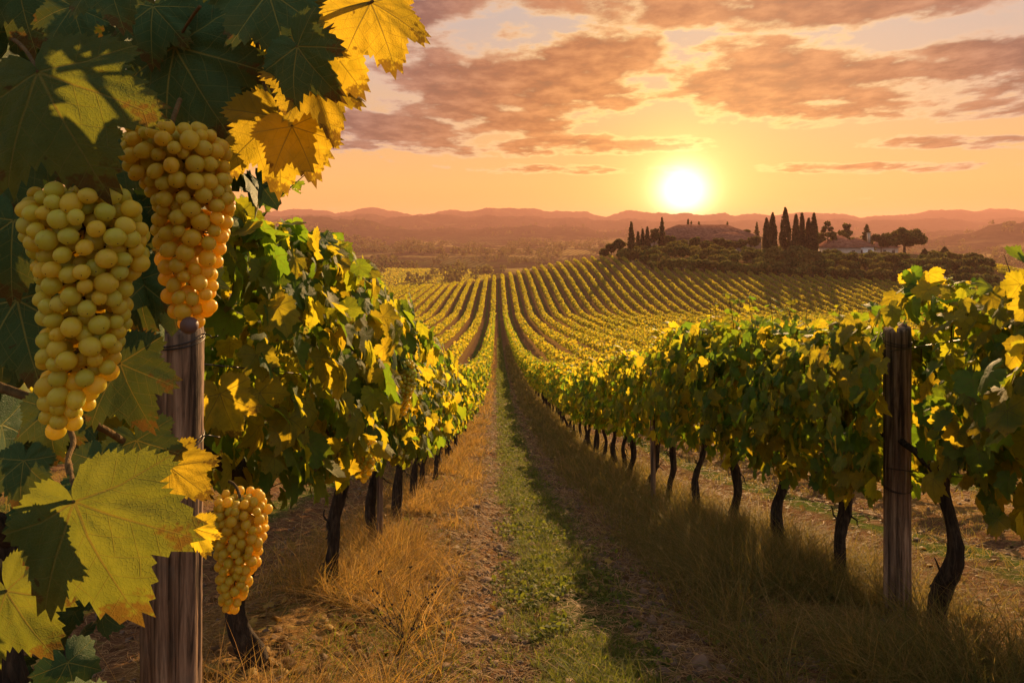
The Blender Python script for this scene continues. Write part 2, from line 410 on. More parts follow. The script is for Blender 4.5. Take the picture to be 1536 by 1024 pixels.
def leaf_material(name, detail, gold=0.0, thick=0.0):
    m, k, o = new_mat(name)
    geo = k.n('ShaderNodeNewGeometry'); rnd = geo.outputs['Random Per Island']
    pos = geo.outputs['Position']
    rn2 = k.m('FRACT', k.m('MULTIPLY', rnd, 37.7))
    base = k.ramp(rnd, [(0.0, (0.030, 0.085, 0.024)), (0.45, (0.058, 0.138, 0.032)), (0.8, (0.105, 0.170, 0.030)), (1.0, (0.21, 0.19, 0.027))])
    trn = k.ramp(rn2, [(0.0, (0.17, 0.32, 0.016)), (0.38, (0.36, 0.46, 0.018)), (0.62, (0.70, 0.58, 0.020)), (1.0, (0.88, 0.60, 0.025))])
    blot = k.noise(pos, 26 if detail else 12, 3, 0.6)
    base = k.mix(k.m('MULTIPLY', k.sm(blot, 0.45, 0.75), 0.45), base, (0.10, 0.115, 0.02))
    if gold:
        base = k.mix(gold, base, (0.20, 0.16, 0.02)); trn = k.mix(gold, trn, (0.64, 0.43, 0.025))
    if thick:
        base = k.mix(0.7, base, (0.040, 0.092, 0.042)); trn = k.mix(thick, trn, (0.06, 0.11, 0.014) if thick < 0.9 else (0.03, 0.045, 0.008))  # the highest setting takes a darker tone that stands in for shade
    nrm = None
    if detail:
        ux, uy, _ = k.xyz(k.n('ShaderNodeUVMap').outputs[0])
        ax = k.m('ABSOLUTE', ux)
        vein = None; sec = None
        for a in (0, 45, 100):
            ex, ey = math.sin(R(a)), math.cos(R(a))
            al = k.m('ADD', k.m('MULTIPLY', ax, ex), k.m('MULTIPLY', uy, ey))
            pe = k.m('ABSOLUTE', k.m('SUBTRACT', k.m('MULTIPLY', ax, ey), k.m('MULTIPLY', uy, ex)))
            w = k.m('MAXIMUM', k.m('SUBTRACT', 0.0135, k.m('MULTIPLY', al, 0.011)), 0.003)
            mk = k.m('MULTIPLY', k.sm(k.m('DIVIDE', pe, w), 0.45, 1.2, 1.0, 0.0), k.sm(al, 0.0, 0.015))
            saw = k.m('ABSOLUTE', k.m('SUBTRACT', k.m('FRACT', k.m('SUBTRACT', k.m('MULTIPLY', al, 6.2), k.m('MULTIPLY', pe, k.m('ADD', 4.6, k.m('MULTIPLY', pe, -3.0))))), 0.5))
            ms = k.m('MULTIPLY', k.m('MULTIPLY', k.sm(saw, 0.0, 0.040, 1.0, 0.0), k.sm(k.m('SUBTRACT', pe, k.m('MULTIPLY', al, 0.55)), 0.0, 0.05, 1.0, 0.0)), k.sm(al, 0.02, 0.08))
            vein = mk if vein is None else k.m('MAXIMUM', vein, mk)
            sec = ms if sec is None else k.m('MAXIMUM', sec, ms)
        vv = k.m('MAXIMUM', vein, k.m('MULTIPLY', sec, 0.6))
        rr = k.m('SQRT', k.m('ADD', k.m('MULTIPLY', ux, ux), k.m('MULTIPLY', uy, uy)))
        edge = k.m('MULTIPLY', k.sm(k.m('ADD', rr, k.m('MULTIPLY', blot, 0.5)), 0.75, 1.25), k.sm(rn2, 0.35, 0.9))
        base = k.mix(k.m('MULTIPLY', edge, 0.7), base, (0.17, 0.14, 0.02))
        spot = k.sm(k.noise(pos, 75, 2, 0.5), 0.70, 0.76)
        base = k.mix(k.m('MULTIPLY', spot, 0.75), base, (0.06, 0.03, 0.012))
        trn = k.mix(k.m('MULTIPLY', spot, 0.7), trn, (0.10, 0.04, 0.01))
        brn = k.sm(k.m('ADD', k.m('MULTIPLY', rr, 0.55), k.noise(k.cxyz(ux, uy, k.m('MULTIPLY', rnd, 9.0)), 3.2, 4, 0.65)), 0.98, 1.06)
        base = k.mix(k.m('MULTIPLY', brn, 0.85), base, (0.085, 0.045, 0.014)); trn = k.mix(k.m('MULTIPLY', brn, 0.8), trn, (0.16, 0.07, 0.012))
        base = k.mix(vv, base, (0.24, 0.24, 0.06))
        trn = k.mix(k.m('MULTIPLY', vv, 0.75), trn, (0.16, 0.10, 0.012))
        ret = k.n('ShaderNodeTexVoronoi', feature='DISTANCE_TO_EDGE'); ret.inputs['Scale'].default_value = 34
        k.put(ret.inputs['Vector'], k.cxyz(ux, uy, rnd))
        cell = k.sm(ret.outputs[0], 0.0, 0.16)
        base = k.mix(k.m('MULTIPLY', k.m('SUBTRACT', 1.0, cell), 0.22), base, (0.12, 0.15, 0.035))
        hh = k.m('ADD', k.m('MULTIPLY', vv, -1.0), k.m('ADD', k.m('MULTIPLY', cell, 0.35), k.m('MULTIPLY', k.noise(pos, 60, 3, 0.6), 0.9)))
        nrm = bump(k, hh, 0.5, 0.003); nrt = bump(k, hh, 0.40, 0.003)
        mot = k.sm(k.noise(pos, 34, 4, 0.65), 0.35, 0.68)
        trn = k.mix(k.m('MULTIPLY', mot, 0.45), trn, k.mix(1.0, trn, (0.45, 0.55, 0.5), 'MULTIPLY'))
    b = principled(k, base=base, rough=0.55, spec=0.14)
    t = k.n('ShaderNodeBsdfTranslucent'); k.put(t.inputs[0], trn)
    if nrm is not None: k.put(b.inputs['Normal'], nrm); k.put(t.inputs['Normal'], nrt)
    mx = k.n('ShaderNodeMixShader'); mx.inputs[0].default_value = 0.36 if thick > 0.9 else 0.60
    k.put(mx.inputs[1], b.outputs[0]); k.put(mx.inputs[2], t.outputs[0])
    k.put(o.inputs[0], mx.outputs[0]); return m
M_LEAF = leaf_material('vine_leaf', True)
M_GOLDLEAF = leaf_material('autumn_vine_leaf', True, 0.75)
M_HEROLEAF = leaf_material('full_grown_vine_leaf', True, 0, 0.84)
M_SHADELEAF = leaf_material('shade_toned_vine_leaf', True, 0, 0.96)  # leaf colours darkened in place of shade from neighbouring foliage
M_LEAFS = leaf_material('vine_leaf_small', False)
M_FARLEAF = leaf_material('distant_vine_leaf', False, 0.42, 0.12)

def bark_material(name, dark, mid, light, scale=1.0):
    m, k, o = new_mat(name)
    tc = k.n('ShaderNodeTexCoord').outputs['Object']
    v = k.vm('MULTIPLY', tc, (60 * scale, 60 * scale, 5 * scale))
    n1 = k.noise(v, 1.0, 6, 0.65, dist=0.6); n2 = k.noise(tc, 14 * scale, 4, 0.6)
    f = k.m('ADD', k.m('MULTIPLY', n1, 0.75), k.m('MULTIPLY', n2, 0.25))
    c = k.ramp(f, [(0.34, dark), (0.5, mid), (0.68, light)])
    b = principled(k, base=c, rough=0.9, spec=0.2, normal=bump(k, n1, 1.0, 0.012))
    k.put(o.inputs[0], b.outputs[0]); return m
M_BARK = bark_material('vine_bark', (0.010, 0.007, 0.005), (0.040, 0.027, 0.018), (0.11, 0.075, 0.050))
M_CANE = bark_material('green_brown_cane', (0.05, 0.03, 0.012), (0.11, 0.065, 0.022), (0.20, 0.12, 0.04), 0.7)
M_TREEBARK = bark_material('tree_bark', (0.03, 0.02, 0.013), (0.07, 0.05, 0.032), (0.13, 0.095, 0.06), 0.05)

def wood_material():
    m, k, o = new_mat('weathered_post_wood')
    tc = k.n('ShaderNodeTexCoord').outputs['Object']
    v = k.vm('MULTIPLY', tc, (42, 42, 2.2)); n1 = k.noise(v, 1.0, 7, 0.62, dist=0.8)
    v2 = k.vm('MULTIPLY', tc, (150, 150, 7)); n2 = k.noise(v2, 1.0, 4, 0.6)
    n3 = k.noise(tc, 7, 3, 0.6)
    c = k.ramp(n1, [(0.36, (0.035, 0.021, 0.013)), (0.52, (0.22, 0.135, 0.088)), (0.70, (0.42, 0.29, 0.20))])
    c = k.mix(k.m('MULTIPLY', k.sm(n2, 0.56, 0.70), 0.6), c, (0.05, 0.032, 0.022))
    c = k.mix(k.m('MULTIPLY', k.sm(n3, 0.52, 0.72), 0.45), c, (0.10, 0.085, 0.072))
    hh = k.m('ADD', k.m('MULTIPLY', n1, 0.6), k.m('MULTIPLY', n2, 0.5))
    b = principled(k, base=c, rough=0.85, spec=0.25, normal=bump(k, hh, 0.9, 0.006))
    k.put(o.inputs[0], b.outputs[0]); return m
M_WOOD = wood_material()
def plain(name, col, rough=0.6, metal=0.0, spec=0.4, var=0.3, scale=20):
    m, k, o = new_mat(name)
    n = k.noise(k.n('ShaderNodeTexCoord').outputs['Object'], scale, 4, 0.6)
    c = k.ramp(n, [(0.3, tuple(v * (1 - var) for v in col)), (0.7, tuple(min(1, v * (1 + var)) for v in col))])
    b = principled(k, base=c, rough=rough, metal=metal, spec=spec); k.put(o.inputs[0], b.outputs[0]); return m
M_WIRE = plain('dark_wire', (0.045, 0.040, 0.038), 0.45, 0.8)


# ------------------------------------------------------------------ vines
def pxpy(p):
    y = np.maximum(p[:, 1], 0.05)
    return 768 + F * p[:, 0] / y, HY - F * (p[:, 2] - CZ) / y

def vine_foliage(seed, n, tmpl, size, shear, half=0.66, top=1.68, bot=0.72, thick=0.36, nshoot=3, reject=None, base=None, mat=None, tall=0):
    r = np.random.default_rng(seed)
    y = r.uniform(-half, half, n); side = np.where(r.random(n) < 0.5, -1.0, 1.0)
    kind = r.random(n)
    zt = r.beta(1.15, 1.15, n)
    zz = bot + (top - bot) * zt
    bul = (fbm(y * 2.3 + seed * 3.1, zz * 2.3 + side * 7, seed % 17, 3) - 0.5)
    prof = np.interp(zt, [0, 0.1, 0.35, 0.7, 0.9, 1.0], [0.55, 0.8, 1.0, 0.95, 0.7, 0.35])
    w = thick * prof * (1 + 1.0 * bul) * (1.10 - 0.42 * (y / half) ** 2)
    zz = zz + 0.10 * (zt - 0.15) * (0.5 - 1.2 * (y / half) ** 2)
    dep = np.where(r.random(n) < 0.72, r.uniform(-0.32, 0.24, n), r.uniform(0.1, 1.0, n))
    x = side * w * (1 - dep)
    istop = kind > 0.86
    x = np.where(istop, r.uniform(-0.7, 0.7, n) * thick, x)
    zz = np.where(istop, top - 0.10 + 0.07 - 0.16 * (y / half) ** 2 + 0.30 * (fbm(y * 3 + seed, x * 3, 5, 3) - 0.4) + r.uniform(-0.06, 0.05, n), zz)
    zz = np.where(zt < 0.12, zz - r.uniform(0, 0.13, n) * (fbm(y * 4 + seed, y * 0, 2, 2) > 0.45), zz)
    nr = np.stack([np.where(istop, r.normal(0, 0.5, n), side * 0.95), r.normal(0, 0.45, n), np.where(istop, 1.0, 0.42 + r.normal(0, 0.35, n))], -1) + r.normal(0, 0.28, (n, 3))
    tp = np.stack([np.where(istop, r.normal(0, 0.8, n), side * 0.35), r.normal(0, 0.45, n), np.where(istop, -0.15, -0.95)], -1) + r.normal(0, 0.25, (n, 3))
    sz = size * r.uniform(0.62, 1.2, n)
    pos = np.stack([x, y, zz - shear * y], -1)
    canes = []
    for q in range(nshoot):
        sy = r.uniform(-half * 0.85, half * 0.85); sx = r.normal(0, 0.10); hh = r.uniform(0.10, 0.27) + tall
        z0 = top - 0.25
        t = np.linspace(0, 1, 7)
        path = np.stack([sx + r.normal(0, 0.10) * t ** 2, sy + r.normal(0, 0.12) * t ** 2, z0 - shear * sy + (hh + 0.25) * t], -1)
        canes.append(tube(path, np.linspace(0.0042, 0.0018, 7), 5))
        m_ = int(5 + hh * 22)
        tt = r.uniform(0.35, 1.0, m_)
        pp = np.stack([np.interp(tt, t, path[:, i]) for i in range(3)], -1)
        az = r.uniform(0, 6.28, m_); od = np.stack([np.cos(az), np.sin(az), np.zeros(m_)], -1)
        pos = np.concatenate([pos, pp + od * 0.035]); tp = np.concatenate([tp, od * 0.9 + np.array([0, 0, -0.45])])
        nr = np.concatenate([nr, od * 0.5 + np.array([0, 0, 0.8]) + r.normal(0, 0.3, (m_, 3))]); sz = np.concatenate([sz, size * r.uniform(0.45, 0.9, m_) * (1.15 - 0.45 * tt)])
    if reject is not None:
        keep = ~reject(pos + base)
        pos, tp, nr, sz = pos[keep], tp[keep], nr[keep], sz[keep]
    V, T, U = leaves(tmpl, pos, tp, nr, sz, seed)
    return (V, T, U), canes

def vine_trunk(seed, h=0.74, r0=0.046, shear=0.2, arms=True):
    r = np.random.default_rng(seed); s = Soup()
    n = 26; t = np.linspace(0, 1, n)
    lean = r.normal(0, 0.075, 2)
    path = np.stack([lean[0] * t, lean[1] * t, -0.12 + (h + 0.12) * t], -1)
    path[:, :2] += wig(n, 0.030, seed, 2, 4)
    rad = r0 * (1.12 - 0.30 * t + 0.28 * np.exp(-((t - 1) / 0.10) ** 2) + 0.20 * np.exp(-(t / 0.16) ** 2) + 0.12 * np.sin(9 * t + r.uniform(0, 6)))
    s.add(*tube(path, rad, 20, 0.11, seed, True, 0.7))
    if arms:
        e = path[-1]
        for d in (-1, 1):
            m_ = 14; q = np.linspace(0, 1, m_)
            L = r.uniform(0.38, 0.55)
            pa = np.stack([e[0] + 0.0 * q, e[1] + d * L * q, e[2] - 0.03 + 0.16 * np.sin(q * 1.5) - shear * d * L * q], -1) + wig(m_, 0.018, seed + d * 3 + 9)* q[:, None]
            s.add(*tube(pa, np.linspace(r0 * 0.72, r0 * 0.34, m_), 10, 0.12, seed + d, True, 0.5))
        for q_ in range(4):                                  # spurs and loose bark strips
            z = r.uniform(0.15, 0.62); a = r.uniform(0, 6.28); i = int((z + .12) / (h + .12) * (n - 1))
            p0 = path[i] + np.array([math.cos(a), math.sin(a), 0]) * rad[i] * 0.9
            L = r.uniform(0.05, 0.14); tt = np.linspace(0, 1, 6)[:, None]
            d_ = np.array([math.cos(a) * 0.6, math.sin(a) * 0.6, r.choice([-0.8, 0.9])])
            s.add(*tube(p0 + tt * d_ * L + wig(6, 0.008, seed + q_), np.linspace(0.007, 0.003, 6), 6, 0.1, q_))
    return s

def foliage_mesh(name, fol, mat): 
    V, T, U = fol
    return make_mesh(name, V, [T], [mat], False, U)

ORD = ['first', 'second', 'third', 'fourth', 'fifth', 'sixth', 'seventh', 'eighth', 'ninth', 'tenth', 'eleventh', 'twelfth', 'thirteenth', 'fourteenth', 'fifteenth']

trunk_near = [vine_trunk(40 + i, h=0.78, r0=0.034 + 0.005 * (i % 3 - 1)).mesh('vine_trunk', [M_BARK], True) for i in range(6)]
LOD1 = []; LOD2 = []; LOD3 = []; LOD4 = []
for i in range(6):
    f, c = vine_foliage(200 + i, 800, LEAF_MID, 0.080, 0.26)
    LOD1.append((foliage_mesh('vine_leaves', f, M_LEAFS), [Soup_of(q).mesh('shoot', [M_CANE], True) for q in c]))
for i in range(5):
    f, c = vine_foliage(300 + i, 680, LEAF_LOW, 0.084, 0.2, nshoot=2)
    LOD2.append((foliage_mesh('vine_leaves', f, M_LEAFS), None))
def single_vine(seed, n, tmpl, size, shear, ns):
    f, c = vine_foliage(seed, n, tmpl, size, shear, nshoot=ns)
    s = Soup(); s.add(f[0], [f[1]], f[2], 0)
    tr = vine_trunk(seed, arms=False)
    t = np.linspace(0, 1, 5)
    st = Soup_of(tube(np.stack([0.03 * np.sin(3 * t + seed), 0 * t, -0.1 + 0.9 * t], -1), 0.045, 6))
    return s.mesh('small_vine', [M_LEAFS]), st.mesh('small_trunk', [M_BARK])
for i in range(5): LOD3.append(single_vine(400 + i, 420, LEAF_FAR, 0.092, 0.13, 1))
for i in range(5): LOD4.append(single_vine(500 + i, 170, LEAF_FAR, 0.145, 0.06, 0))

# leaves stay clear of the sight of the posts and bunches, as in the photo
def rej_tall(p):
    px, py = pxpy(p)
    return ((py > 470) & (px > 165)) | ((py > 285) & (py <= 470) & (px > 300)) | ((py <= 285) & (px > 400 + 0.15 * (285 - py))) | (p[:, 1] < 0.75) | ((px > -80) & (p[:, 1] < 0.95))
def rej_left2(p):
    px, py = pxpy(p)
    return ((p[:, 1] < 1.80) & (px > 180)) | ((px < 345) & (py < 330)) & (p[:, 1] < 3.0) & (p[:, 1] > 2.9)
def rej_right(p):
    px, py = pxpy(p)
    return (px > 1308) & (px < 1382) & (py > 455) & (p[:, 1] < 3.62)

SPL, SPR = 1.2, 1.0
vines_made = 0
def place_vine(y, u, idx, side, nr_):
    """one plant of the two rows beside the path"""
    global vines_made
    r = random.Random(idx * 7 + (0 if side == 'left' else 1000))
    x = xrow(u, y) + r.uniform(-0.04, 0.04); z = float(H(x, y))
    group = 'grapevines of the %s row beside the path' % side
    far_lab = {'left': 'small distant grapevine far down the row left of the path, merging into a golden hedge',
               'right': 'small distant grapevine far down the row right of the path, merging into an olive hedge'}[side]
    if y < 34:
        e = bpy.data.objects.new('grapevine', None); COL.objects.link(e); e.location = (x, y, z); e.empty_display_size = 0.1
        root = e
        if y < 6.2:
            base = np.array([x, y, z])
            if side == 'left' and idx == 1:
                fol, can = vine_foliage(60, 1900, LEAF_NEAR, 0.088, 0.2, half=0.95, top=2.45, bot=0.35, thick=0.46, nshoot=4, reject=rej_tall, base=base)
            else:
                rj = {'left': rej_left2, 'right': rej_right}[side]
                fol, can = vine_foliage(70 + idx + (50 if side == 'right' else 0), 900, LEAF_NEAR, 0.088 if side == 'left' else 0.083, 0.27, nshoot=4, reject=rj, base=base, thick=0.37 if side == 'left' else 0.40,
                                        top=1.70 if side == 'left' else (1.59 if idx < 4 else 1.67))
            obj('foliage', foliage_mesh('vine_leaves', fol, M_SHADELEAF if (side == 'left' and idx == 1) else M_LEAF), e)
            for q in can: obj('shoot', Soup_of(q).mesh('shoot', [M_CANE], True), e)
            tm = vine_trunk(20 + idx + (9 if side == 'right' else 0), h=0.80, r0=0.037, shear=0.27).mesh('vine_trunk', [M_BARK], True)
            t = obj('trunk', tm, e)
        else:
            fm, cm = LOD1[r.randrange(6)] if y < 15 else LOD2[r.randrange(5)]
            f = obj('foliage', fm, e)
            for q in cm or (): obj('shoot', q, e)
            t = obj('trunk', trunk_near[r.randrange(6)], e)
            t.rotation_euler.z = r.choice([0, math.pi])
            if y > 15: e.rotation_euler.z = 0
        sc = r.uniform(0.90, 1.08)
        if side == 'right' and y > 6.2: sc *= 1.04
        if side == 'right' and y < 3.9: sc = 0.97
        e.scale = (sc * r.uniform(0.92, 1.1), 1.0, sc)
    else:
        fm, tm = (LOD3 if y < 70 else LOD4)[r.randrange(5)]
        root = obj('grapevine', fm, None, (x, y, z)); obj('trunk', tm, root)
        sc = r.uniform(0.90, 1.08); root.scale = (sc * 1.05, 1.0, sc)
    if side == 'left' and idx == 1:
        lab = 'tall dark grapevine at the left edge, huge leaves hanging over the yellow bunches'
    elif nr_ is not None and nr_ < 13:
        lab = ('grapevine with sunlit yellow leaves, %s trunk past the thick post left of the path' if side == 'left' else 'green leafy grapevine, %s dark trunk left of the wooden post right of the path') % ORD[nr_]
        if side == 'right' and nr_ == 0 and idx == 1: pass
    else:
        lab = far_lab
    tag(root, lab, 'grapevine', group); vines_made += 1
    return root

FGVINE = None
yl = [1.2] + [2.78 + SPL * i for i in range(132)]
for i, y in enumerate(yl):
    o = place_vine(y, ROW0, i + 1, 'left', None if i == 0 else i - 1)
    if i == 0: FGVINE = o
yr_ = [2.05, 3.12] + [4.05 + SPR * i for i in range(157)]
for i, y in enumerate(yr_):
    o = place_vine(y, ROW0 + ROWW, i + 1, 'right', None if i < 2 else i - 2)
    if i == 0: o['label'] = 'green grapevine filling the right edge of the picture, nearest of its row'
    if i == 1: o['label'] = 'green grapevine with twisted dark trunk just right of the wooden post'


def far_vines():
    """all the plants of the other rows as one mesh of small leaves"""
    r = np.random.default_rng(77); Vs = []; n0 = 0
    pos = []; siz = []
    for kq in range(-26, 62):
        u0 = ROW0 + kq * ROWW
        y0, y1 = (5.0, 262.0)
        if kq in (0, 1): y0 = 161.5
        if abs(u0) > 12: y0 = 20.0
        edge = np.interp(u0, [-80, 20, 44, 50, 83, 135, 150, 165, 185], [262, 262, 246, 216, 207, 192, 196, 240, 262]); y1 = edge
        for (a, b, per, s, sp) in ((5, 45, 46, 0.135, 1), (45, 110, 46, 0.17, 1), (110, 262, 42, 0.23, 1)):
            lo, hi = max(a, y0), min(b, y1)
            if hi <= lo: continue
            m_ = int((hi - lo) * per)
            y = r.uniform(lo, hi, m_); cell = np.floor(y / 1.15 + kq * 0.37)
            hv = hashn(cell, np.full_like(cell, kq), 3); miss = hv < 0.05
            off = (y / 1.15 + kq * 0.37 - cell - 0.5)
            hgt = 1.66 * (0.86 + 0.26 * hashn(cell, np.full_like(cell, kq), 6)); wid = 0.56 * (0.8 + 0.5 * hashn(cell, np.full_like(cell, kq), 8)) * (1 - 1.1 * off ** 2)
            t = np.arccos(r.uniform(-1, 1, m_)) / np.pi
            ang = r.uniform(0, 2 * np.pi, m_)
            zc = 1.13; zr = (hgt - 0.62) / 2 * (1 - 0.7 * off ** 2)
            rad = np.sqrt(r.uniform(0.35, 1.0, m_))
            x = xrow(u0, y) + np.cos(ang) * wid * rad
            z = 0.62 + zr * 1.0 + np.sin(ang) * zr * rad
            k_ = ~miss
            pos.append(np.stack([x, y, H(x * 0 + xrow(u0, y), y) + z], -1)[k_]); siz.append(np.full(k_.sum(), s) * r.uniform(0.7, 1.25, k_.sum()))
    pos = np.concatenate(pos); siz = np.concatenate(siz); N = len(pos)
    nr = r.normal(0, 0.7, (N, 3)) + np.array([0, 0, 0.35]); tp = r.normal(0, 0.7, (N, 3)) + np.array([0, 0, -0.5])
    V, T, U = leaves(LEAF_FAR, pos, tp, nr, siz, 5)
    o = obj('hillside_vines', make_mesh('hillside_vines', V, [T], [M_FARLEAF]))
    tag(o, 'long curving rows of green and gold grapevines covering the hillside', 'vineyard', kind='stuff')
    return N
far_vines()


# ------------------------------------------------------------------ big leaves and canes in front of the left vine
def hero_leaf(jx, jy, tx, ty, d, yaw=0, pitch=0, mat=None, seed=0, dtip=0.0, curl=0.18, pet=None, rear=1.0):
    """leaf whose petiole joint and tip are seen at those photo pixels"""
    a = P(jx, jy, d); b = P(tx, ty, d + dtip); L = np.linalg.norm(b - a)
    n = np.array([math.sin(R(yaw)), -math.cos(R(yaw)) * math.cos(R(pitch)), math.sin(R(pitch))])
    V, T, U = leaves(LEAF_HERO, a[None], (b - a)[None], n[None], np.array([L]), seed, curl, True, rear)
    base = np.array(FGVINE.location)
    o = obj('leaf', make_mesh('big_leaf', (V - base) , [T], [mat or M_LEAF], True, U), FGVINE)
    if pet is not None:
        e = P(*pet); q = np.linspace(0, 1, 12)[:, None]
        mid = (a + e) / 2 + np.array([0.004, -0.004, 0.008])
        path = (1 - q) ** 2 * a + 2 * q * (1 - q) * mid + q ** 2 * e
        obj('petiole', Soup_of(tube(path - base, np.linspace(0.0016, 0.0022, 12), 8)).mesh('petiole', [M_CANE], True), o)
    return o
FGVINE.scale = (1, 1, 1)
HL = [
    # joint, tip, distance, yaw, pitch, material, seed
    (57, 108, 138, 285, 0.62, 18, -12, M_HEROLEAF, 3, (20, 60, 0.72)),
    (262, 70, 338, 212, 0.88, -12, 10, M_SHADELEAF, 8, (300, 10, 0.82)),
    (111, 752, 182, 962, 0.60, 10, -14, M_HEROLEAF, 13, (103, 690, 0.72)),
    (158, -45, 178, 34, 0.68, 10, 20, M_SHADELEAF, 4, None),
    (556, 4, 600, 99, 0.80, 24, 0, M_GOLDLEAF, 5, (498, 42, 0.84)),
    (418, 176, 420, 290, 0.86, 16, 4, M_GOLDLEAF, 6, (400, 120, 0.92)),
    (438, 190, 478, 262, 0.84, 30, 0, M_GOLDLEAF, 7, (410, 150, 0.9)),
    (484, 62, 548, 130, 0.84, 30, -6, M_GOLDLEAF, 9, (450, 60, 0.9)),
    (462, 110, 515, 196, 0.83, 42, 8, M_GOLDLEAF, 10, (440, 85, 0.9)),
    (446, 70, 498, 150, 0.79, -34, 6, M_SHADELEAF, 11, (425, 70, 0.9)),
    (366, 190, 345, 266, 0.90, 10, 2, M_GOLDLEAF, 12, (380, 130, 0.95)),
    (384, 122, 412, 216, 0.95, -28, 14, M_SHADELEAF, 14, (380, 80, 0.9)),
    (402, -12, 438, 96, 0.84, 22, 10, M_SHADELEAF, 15, (380, -20, 0.9)),
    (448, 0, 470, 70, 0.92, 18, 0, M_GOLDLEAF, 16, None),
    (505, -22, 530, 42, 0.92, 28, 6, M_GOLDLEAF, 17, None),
    (418, 60, 486, 196, 1.08, 36, 4, M_SHADELEAF, 18, None),
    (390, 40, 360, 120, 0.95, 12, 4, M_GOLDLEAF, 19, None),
    (340, -20, 330, 60, 0.90, -14, 10, M_SHADELEAF, 20, None),
    (180, 545, 216, 652, 0.92, 8, 6, M_SHADELEAF, 21, (190, 520, 1.0)),
    (26, 450, 52, 588, 0.80, 14, 2, M_SHADELEAF, 22, None),
    (208, 420, 214, 512, 0.95, -10, 8, M_SHADELEAF, 23, None),
    (20, 330, 8, 452, 0.76, 24, 8, M_SHADELEAF, 24, None),
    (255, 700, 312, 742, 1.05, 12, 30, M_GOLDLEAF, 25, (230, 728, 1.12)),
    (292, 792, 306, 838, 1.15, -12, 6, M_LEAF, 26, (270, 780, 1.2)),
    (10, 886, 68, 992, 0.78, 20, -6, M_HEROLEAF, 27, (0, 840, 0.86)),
    (150, 690, 128, 772, 0.86, -8, 20, M_SHADELEAF, 28, None),
    (205, 660, 236, 740, 1.05, 16, 10, M_SHADELEAF, 29, None),
    (36, 690, 20, 770, 0.86, 0, 16, M_SHADELEAF, 30, None),
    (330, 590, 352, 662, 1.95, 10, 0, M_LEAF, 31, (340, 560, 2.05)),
    (230, 10, 215, 90, 0.86, 4, 20, M_SHADELEAF, 33, None),
    (110, 10, 60, 70, 0.80, 10, 20, M_SHADELEAF, 34, None),
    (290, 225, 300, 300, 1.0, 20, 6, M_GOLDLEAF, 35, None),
    (150, 240, 175, 330, 0.88, 6, 10, M_SHADELEAF, 36, None),
    (455, -30, 452, 40, 0.9, 20, 6, M_SHADELEAF, 37, None),
    (80, 610, 60, 700, 0.9, -6, 8, M_SHADELEAF, 38, None),
    (230, 310, 240, 390, 1.05, 6, 8, M_SHADELEAF, 39, None),
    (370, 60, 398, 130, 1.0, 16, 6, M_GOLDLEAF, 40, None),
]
HL += [(20, -70, 34, 70, 0.85, 8, 10, M_SHADELEAF, 61, None), (90, -60, 120, 60, 0.9, -8, 10, M_SHADELEAF, 62, None), (8, 200, 20, 330, 0.8, 14, 0, M_SHADELEAF, 63, None), (196, 400, 200, 500, 1.05, 8, 0, M_SHADELEAF, 64, None),
  # leaves added, mostly unseen, close behind the lower big leaf to shade its left half
    (140, 735, 165, 850, 0.66, 10, -6, M_SHADELEAF, 53, None), (90, 770, 110, 880, 0.64, 6, 0, M_SHADELEAF, 54, None), (150, 820, 165, 900, 0.66, 8, 0, M_SHADELEAF, 55, None)]
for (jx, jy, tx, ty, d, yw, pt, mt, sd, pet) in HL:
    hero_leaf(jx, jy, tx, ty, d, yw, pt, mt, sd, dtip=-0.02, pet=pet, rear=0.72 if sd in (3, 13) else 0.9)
def cane(name, pts, r0, r1, seed):
    """woody shoot through a few seen points"""
    Q = np.array([P(*p) for p in pts]); t = np.linspace(0, 1, len(Q)); q = np.linspace(0, 1, 22)
    path = np.stack([np.interp(q, t, Q[:, i]) for i in range(3)], -1)
    kq = np.array([0.25, 0.5, 0.25])
    for _ in range(3): path[1:-1] = 0.25 * path[:-2] + 0.5 * path[1:-1] + 0.25 * path[2:]
    path = path + wig(22, 0.002, seed)
    base = np.array(FGVINE.location)
    obj(name, Soup_of(tube(path - base, np.linspace(r0, r1, 22), 10, 0.05, seed, True, 0.4)).mesh(name, [M_CANE], True), FGVINE)
cane('cane', [(300, -60, 0.95), (350, 8, 0.90), (400, 62, 0.88), (440, 105, 0.88), (470, 175, 0.87)], 0.0060, 0.0022, 1)
cane('cane', [(410, 80, 0.90), (450, 70, 0.88), (500, 40, 0.84), (548, 8, 0.80), (562, 0, 0.8)], 0.0034, 0.0018, 2)
cane('cane', [(380, 40, 0.92), (390, 110, 0.90), (410, 160, 0.87), (430, 200, 0.86)], 0.0032, 0.0014, 3)
cane('cane', [(105, 640, 0.74), (104, 700, 0.70), (110, 750, 0.605)], 0.003, 0.0018, 4)
cane('cane', [(-60, 560, 1.0), (60, 600, 0.95), (160, 640, 1.0), (240, 700, 1.15)], 0.007, 0.004, 5)


